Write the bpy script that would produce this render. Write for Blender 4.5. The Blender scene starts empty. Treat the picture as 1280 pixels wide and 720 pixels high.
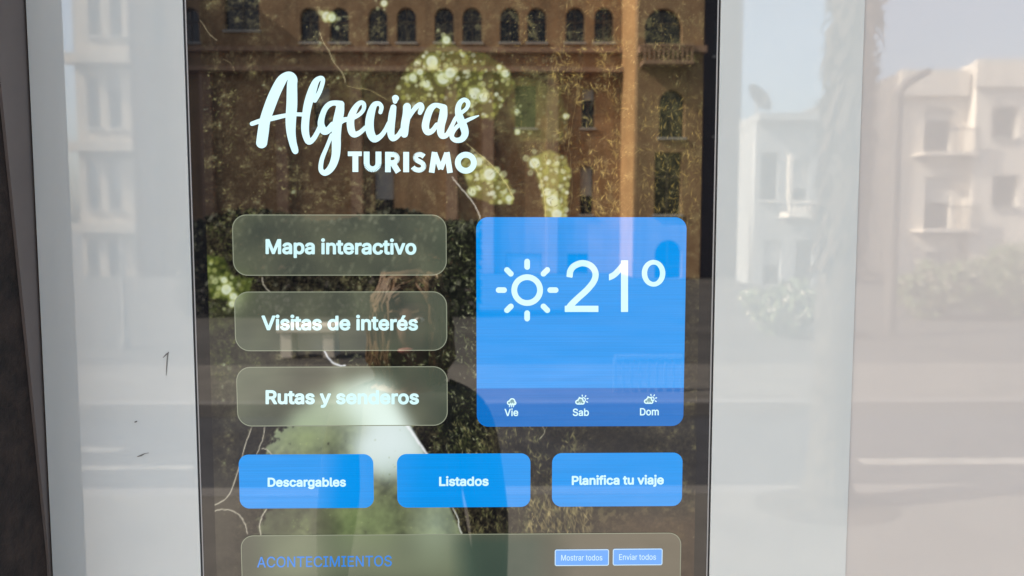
# Touch-screen information kiosk in a glossy white housing, with the street it faces mirrored in its glass.
import bpy, bmesh, math, random
import numpy as np
from mathutils import Vector, Matrix

random.seed(7)
rng = np.random.default_rng(7)
scene = bpy.context.scene
COL = scene.collection
rad = math.radians

# ------------------------------------------------------------------ camera
F_PX = 930.0                     # focal length in photo pixels (1280 wide)
DIST = 0.78                      # camera to kiosk glass, metres
EYE = 1.62                       # camera height
YAW, PITCH, ROLL = -0.0162426, -0.0743180, 0.0000082
cam_data = bpy.data.cameras.new("camera")
cam_data.sensor_width = 36.0
cam_data.lens = F_PX / 1280.0 * 36.0
cam_data.clip_start = 0.01
cam_data.clip_end = 3000.0
cam_data.dof.use_dof = True
cam_data.dof.focus_distance = DIST
cam_data.dof.aperture_fstop = cam_data.lens / 3.6      # a phone's few-millimetre aperture
cam = bpy.data.objects.new("camera", cam_data)
COL.objects.link(cam)
cam.location = (0, -DIST, EYE)
_cy, _sy, _cp, _sp = math.cos(YAW), math.sin(YAW), math.cos(PITCH), math.sin(PITCH)
RW = np.array([[_cy, -_sy, 0], [_sy, _cy, 0], [0, 0, 1]]) @ np.array([[1, 0, 0], [0, _cp, -_sp], [0, _sp, _cp]])
cam.matrix_world = Matrix.Translation((0, -DIST, EYE)) @ (Matrix.Rotation(YAW, 4, 'Z') @ Matrix.Rotation(PITCH, 4, 'X') @ Matrix.Rotation(rad(90), 4, 'X'))
scene.camera = cam

# ------------------------------------------------------------------ sky, sun, exposure
SUN_TO = Vector((-0.80, 0.18, 0.62)).normalized()       # along the street, from the left
sun_el = math.asin(SUN_TO.z)
sun_az = math.atan2(SUN_TO.x, SUN_TO.y)
world = bpy.data.worlds.new("World")
scene.world = world
world.use_nodes = True
wn = world.node_tree
bg = wn.nodes["Background"]
sky = wn.nodes.new("ShaderNodeTexSky")
sky.sky_type = 'NISHITA'
sky.sun_disc = False
sky.sun_elevation = sun_el
sky.sun_rotation = sun_az
sky.air_density = 1.0
sky.dust_density = 5.0
sky.ozone_density = 0.3
wn.links.new(sky.outputs[0], bg.inputs[0])
bg.inputs[1].default_value = 0.15
sun_data = bpy.data.lights.new("sun", 'SUN')
sun_data.energy = 4.8
sun_data.angle = rad(0.5)
sun_data.color = (1.0, 0.92, 0.80)
sun = bpy.data.objects.new("sun", sun_data)
COL.objects.link(sun)
sun.location = (-20, 3, 18)
sun.rotation_euler = SUN_TO.to_track_quat('Z', 'Y').to_euler()
scene.view_settings.view_transform = 'Standard'
scene.view_settings.look = 'None'
EXPO = 1.8
scene.view_settings.exposure = EXPO
scene.view_settings.gamma = 1.0
try:
    scene.cycles.use_denoising = True
    scene.cycles.max_bounces = 8
except Exception:
    pass
SCREEN = 2.0 ** (-EXPO)          # how bright the screen's white is next to the daylight
GLOSS_IOR = 2.08

# ------------------------------------------------------------------ helpers
def plane_of(px, py):
    """photo pixel -> (x, z) on the kiosk's glass plane y = 0"""
    px = np.asarray(px, float); py = np.asarray(py, float)
    d = np.stack([(px - 640) / F_PX, np.ones_like(px), (360 - py) / F_PX], -1) @ RW.T
    return DIST * d[..., 0] / d[..., 1], EYE + DIST * d[..., 2] / d[..., 1]

def pixel_of(x, z, y=0.0):
    p = np.stack([np.asarray(x, float), np.full_like(np.asarray(x, float), y + DIST), np.asarray(z, float) - EYE], -1) @ RW
    return 640 + F_PX * p[..., 0] / p[..., 1], 360 - F_PX * p[..., 2] / p[..., 1]

def across(px, py, dist):
    """the real point, dist metres in front of the glass, whose mirror image is measured at that pixel"""
    x, z = plane_of(px, py)
    k = (DIST + dist) / DIST
    return Vector((float(x) * k, -dist, EYE + (float(z) - EYE) * k))

def lin(c):
    c = np.asarray(c, float) / 255.0
    return np.where(c <= 0.04045, c / 12.92, ((c + 0.055) / 1.055) ** 2.4)

def link(name, me, parent=None):
    o = bpy.data.objects.new(name, me)
    COL.objects.link(o)
    if parent is not None:
        o.parent = parent
        o.matrix_parent_inverse = Matrix.Translation(-parent.location) if parent.type == 'EMPTY' else Matrix.Identity(4)
    return o

def tag(o, label=None, cat=None, group=None, kind=None):
    if label: o["label"] = label
    if cat: o["category"] = cat
    if group: o["group"] = group
    if kind: o["kind"] = kind
    return o

def thing(name, label, cat, loc=(0, 0, 0), group=None):
    o = bpy.data.objects.new(name, None)
    o.empty_display_size = 0.1
    COL.objects.link(o)
    o.location = loc
    return tag(o, label, cat, group)

def material(name, color, rough=0.6, ior=1.45, noise=None, spec=0.5, metallic=0.0, bump=0.0, streak=0.0, smear=0.0):
    """noise = (scale, amount): the surface's own mottling; also stretched detail"""
    m = bpy.data.materials.new(name)
    m.use_nodes = True
    nt = m.node_tree
    b = nt.nodes["Principled BSDF"]
    b.inputs["Base Color"].default_value = (*color, 1)
    b.inputs["Roughness"].default_value = rough
    b.inputs["IOR"].default_value = ior
    b.inputs["Metallic"].default_value = metallic
    if "Specular IOR Level" in b.inputs: b.inputs["Specular IOR Level"].default_value = spec
    if noise:
        tc = nt.nodes.new("ShaderNodeTexCoord")
        n1 = nt.nodes.new("ShaderNodeTexNoise"); n1.inputs["Scale"].default_value = noise[0]
        n1.inputs["Detail"].default_value = 6; n1.inputs["Roughness"].default_value = 0.65
        nt.links.new(tc.outputs["Object"], n1.inputs["Vector"])
        rp = nt.nodes.new("ShaderNodeMapRange")
        rp.inputs["From Min"].default_value = 0.25; rp.inputs["From Max"].default_value = 0.75
        rp.inputs["To Min"].default_value = 1 - noise[1]; rp.inputs["To Max"].default_value = 1 + noise[1]
        nt.links.new(n1.outputs["Fac"], rp.inputs["Value"])
        mx = nt.nodes.new("ShaderNodeVectorMath"); mx.operation = 'SCALE'
        mx.inputs[0].default_value = color
        fac = rp.outputs[0]
        if streak or smear:
            mp = nt.nodes.new("ShaderNodeMapping"); mp.inputs["Scale"].default_value = (3.0, 3.0, 0.22) if streak else (4.0, 4.0, 1.2)
            n2 = nt.nodes.new("ShaderNodeTexNoise"); n2.inputs["Scale"].default_value = 1.0; n2.inputs["Detail"].default_value = 5
            nt.links.new(tc.outputs["Object"], mp.inputs[0]); nt.links.new(mp.outputs[0], n2.inputs["Vector"])
            r2 = nt.nodes.new("ShaderNodeMapRange"); r2.inputs["From Min"].default_value = 0.42; r2.inputs["From Max"].default_value = 0.78
            if streak:
                r2.inputs["To Min"].default_value = 1.0; r2.inputs["To Max"].default_value = 1 - streak
                m2 = nt.nodes.new("ShaderNodeMath"); m2.operation = 'MULTIPLY'
                nt.links.new(fac, m2.inputs[0]); nt.links.new(r2.outputs[0], m2.inputs[1]); fac = m2.outputs[0]
            else:
                r2.inputs["To Min"].default_value = rough; r2.inputs["To Max"].default_value = rough + smear
            if smear: nt.links.new(r2.outputs[0], b.inputs["Roughness"])
            nt.links.new(n2.outputs["Fac"], r2.inputs["Value"])
        nt.links.new(fac, mx.inputs["Scale"])
        nt.links.new(mx.outputs[0], b.inputs["Base Color"])
        if bump:
            bp = nt.nodes.new("ShaderNodeBump"); bp.inputs["Strength"].default_value = bump; bp.inputs["Distance"].default_value = 0.01
            nt.links.new(n1.outputs["Fac"], bp.inputs["Height"]); nt.links.new(bp.outputs[0], b.inputs["Normal"])
    return m

def screen_material(name, color=None, attr=False, strength=1.0, lines=0.0):
    """lit pixels under the screen's glass"""
    m = bpy.data.materials.new(name)
    m.use_nodes = True
    nt = m.node_tree
    b = nt.nodes["Principled BSDF"]
    b.inputs["Base Color"].default_value = (0.004, 0.004, 0.0045, 1)
    b.inputs["Roughness"].default_value = 0.012
    b.inputs["IOR"].default_value = GLOSS_IOR
    b.inputs["Emission Strength"].default_value = SCREEN * strength
    if attr:
        a = nt.nodes.new("ShaderNodeVertexColor"); a.layer_name = "picture"
        src = a.outputs["Color"]
    else:
        r = nt.nodes.new("ShaderNodeRGB"); r.outputs[0].default_value = (*lin(color), 1)
        src = r.outputs[0]
    if lines:
        tc = nt.nodes.new("ShaderNodeTexCoord")
        mp = nt.nodes.new("ShaderNodeMapping"); mp.inputs["Scale"].default_value = (6, 1, 900)
        n1 = nt.nodes.new("ShaderNodeTexNoise"); n1.inputs["Scale"].default_value = 1.0; n1.inputs["Detail"].default_value = 2
        nt.links.new(tc.outputs["Object"], mp.inputs[0]); nt.links.new(mp.outputs[0], n1.inputs["Vector"])
        rp = nt.nodes.new("ShaderNodeMapRange"); rp.inputs["From Min"].default_value = 0.3; rp.inputs["From Max"].default_value = 0.7
        rp.inputs["To Min"].default_value = 1 - lines; rp.inputs["To Max"].default_value = 1 + lines
        nt.links.new(n1.outputs["Fac"], rp.inputs["Value"])
        mx = nt.nodes.new("ShaderNodeVectorMath"); mx.operation = 'SCALE'
        nt.links.new(src, mx.inputs[0]); nt.links.new(rp.outputs[0], mx.inputs["Scale"])
        src = mx.outputs[0]
    nt.links.new(src, b.inputs["Emission Color"])
    return m

def add_box(bm, x0, x1, y0, y1, z0, z1):
    v = [bm.verts.new(p) for p in ((x0, y0, z0), (x1, y0, z0), (x1, y1, z0), (x0, y1, z0), (x0, y0, z1), (x1, y0, z1), (x1, y1, z1), (x0, y1, z1))]
    for f in ((3, 2, 1, 0), (4, 5, 6, 7), (0, 1, 5, 4), (1, 2, 6, 5), (2, 3, 7, 6), (3, 0, 4, 7)):
        bm.faces.new([v[i] for i in f])

def add_tube(bm, pts, radii, n=10, cap=True):
    rings = []
    for i, p in enumerate(pts):
        p = Vector(p)
        d = (Vector(pts[min(i + 1, len(pts) - 1)]) - Vector(pts[max(i - 1, 0)])).normalized()
        a = d.orthogonal().normalized() if abs(d.z) < 0.95 else Vector((1, 0, 0)) - d * d.x
        a.normalize(); b = d.cross(a)
        rings.append([bm.verts.new(p + (a * math.cos(2 * math.pi * k / n) + b * math.sin(2 * math.pi * k / n)) * radii[i]) for k in range(n)])
    for r0, r1 in zip(rings, rings[1:]):
        for k in range(n):
            bm.faces.new((r0[k], r0[(k + 1) % n], r1[(k + 1) % n], r1[k]))
    if cap:
        bm.faces.new(list(reversed(rings[0]))); bm.faces.new(rings[-1])

def mesh_obj(name, bm, mat, parent=None, bevel=0.0, smooth=False):
    if bevel:
        bmesh.ops.bevel(bm, geom=[e for e in bm.edges], offset=bevel, segments=2, affect='EDGES', profile=0.5)
    bmesh.ops.recalc_face_normals(bm, faces=bm.faces[:])
    me = bpy.data.meshes.new(name)
    bm.to_mesh(me); bm.free()
    me.materials.append(mat)
    if smooth:
        me.polygons.foreach_set("use_smooth", [True] * len(me.polygons))
    return link(name, me, parent)

def boxes(name, lst, mat, parent=None, bevel=0.0):
    bm = bmesh.new()
    for b in lst: add_box(bm, *b)
    return mesh_obj(name, bm, mat, parent, bevel)

# ---- flat shapes on the screen: a distance field turned into a clean outline mesh
def outline_mesh(field, x0, y0, step):
    """field < 0 is inside; returns verts (photo px) and faces"""
    H, W = field.shape
    f = np.where(np.abs(field) < 1e-6, 1e-6, field)
    ins = f < 0
    cnt = ins[:-1, :-1].astype(int) + ins[:-1, 1:] + ins[1:, 1:] + ins[1:, :-1]
    vid, verts, faces = {}, [], []
    def vert(key, x, y):
        k = vid.get(key)
        if k is None:
            k = vid[key] = len(verts); verts.append((x0 + x * step, y0 + y * step))
        return k
    full = cnt == 4
    for r in range(H - 1):
        row = full[r]
        if row.any():
            e = np.flatnonzero(np.diff(np.concatenate(([0], row.astype(np.int8), [0]))))
            for a, b in zip(e[::2], e[1::2]):
                faces.append([vert((a, r), a, r), vert((b, r), b, r), vert((b, r + 1), b, r + 1), vert((a, r + 1), a, r + 1)])
    for r, c in zip(*np.nonzero((cnt > 0) & (cnt < 4))):
        r = int(r); c = int(c)
        cs = [(c, r), (c + 1, r), (c + 1, r + 1), (c, r + 1)]
        poly = []
        for i in range(4):
            (xa, ya), (xb, yb) = cs[i], cs[(i + 1) % 4]
            fa, fb = f[ya, xa], f[yb, xb]
            if fa < 0: poly.append(vert((xa, ya), xa, ya))
            if (fa < 0) != (fb < 0):
                t = fa / (fa - fb)
                key = ('e',) + tuple(sorted(((xa, ya), (xb, yb))))
                poly.append(vert(key, xa + (xb - xa) * t, ya + (yb - ya) * t))
        if len(poly) >= 3: faces.append(poly)
    return verts, faces

def flat_obj(name, verts, faces, lift, mat, parent=None):
    """photo-pixel polygons laid on the glass plane, lift mm in front of it"""
    v = np.asarray(verts, float)
    x, z = plane_of(v[:, 0], v[:, 1])
    me = bpy.data.meshes.new(name)
    me.from_pydata([(a, -lift * 0.001, b) for a, b in zip(x.tolist(), z.tolist())], [], faces)
    bm = bmesh.new(); bm.from_mesh(me)
    for fc in bm.faces:
        fc.normal_update()
    flip = [fc for fc in bm.faces if fc.normal.y > 0]
    if flip: bmesh.ops.reverse_faces(bm, faces=flip)
    bm.to_mesh(me); bm.free()
    me.materials.append(mat)
    return link(name, me, parent)

def grid_for(x0, x1, y0, y1, step):
    xs = np.arange(x0, x1 + step, step); ys = np.arange(y0, y1 + step, step)
    return np.meshgrid(xs, ys)

def sd_segment(X, Y, a, b, ra, rb):
    ax, ay = a; bx, by = b
    dx, dy = bx - ax, by - ay
    L = dx * dx + dy * dy + 1e-9
    t = np.clip(((X - ax) * dx + (Y - ay) * dy) / L, 0, 1)
    return np.hypot(X - ax - t * dx, Y - ay - t * dy) - (ra + (rb - ra) * t)

def sd_bar(X, Y, a, b, hw):
    """butt-ended bar"""
    a = np.array(a, float); b = np.array(b, float)
    d = b - a; L = np.hypot(*d); d /= L
    c = (a + b) / 2
    u = np.abs((X - c[0]) * d[0] + (Y - c[1]) * d[1]) - L / 2
    v = np.abs(-(X - c[0]) * d[1] + (Y - c[1]) * d[0]) - hw
    return np.hypot(np.maximum(u, 0), np.maximum(v, 0)) + np.minimum(np.maximum(u, v), 0)

def catmull(pts, n=8):
    p = np.array(pts, float)
    q = np.vstack([2 * p[0] - p[1], p, 2 * p[-1] - p[-2]])
    out = []
    for i in range(1, len(q) - 2):
        for t in np.linspace(0, 1, n, endpoint=False):
            out.append(0.5 * ((2 * q[i]) + (-q[i - 1] + q[i + 1]) * t + (2 * q[i - 1] - 5 * q[i] + 4 * q[i + 1] - q[i + 2]) * t * t
                              + (-q[i - 1] + 3 * q[i] - 3 * q[i + 1] + q[i + 2]) * t ** 3))
    out.append(q[-2])
    return np.array(out)

def sd_stroke(X, Y, pts, n=6, field=None):
    s = catmull(pts, n) if len(pts) > 2 else np.array(pts, float)
    F = np.full(X.shape, 1e3) if field is None else field
    for a, b in zip(s, s[1:]):
        np.minimum(F, sd_segment(X, Y, a[:2], b[:2], max(a[2], 0.3), max(b[2], 0.3)), out=F)
    return F

def sd_round_rect(X, Y, x0, x1, y0, y1, r):
    qx = np.abs(X - (x0 + x1) / 2) - (x1 - x0) / 2 + r
    qy = np.abs(Y - (y0 + y1) / 2) - (y1 - y0) / 2 + r
    return np.hypot(np.maximum(qx, 0), np.maximum(qy, 0)) + np.minimum(np.maximum(qx, qy), 0) - r

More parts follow.
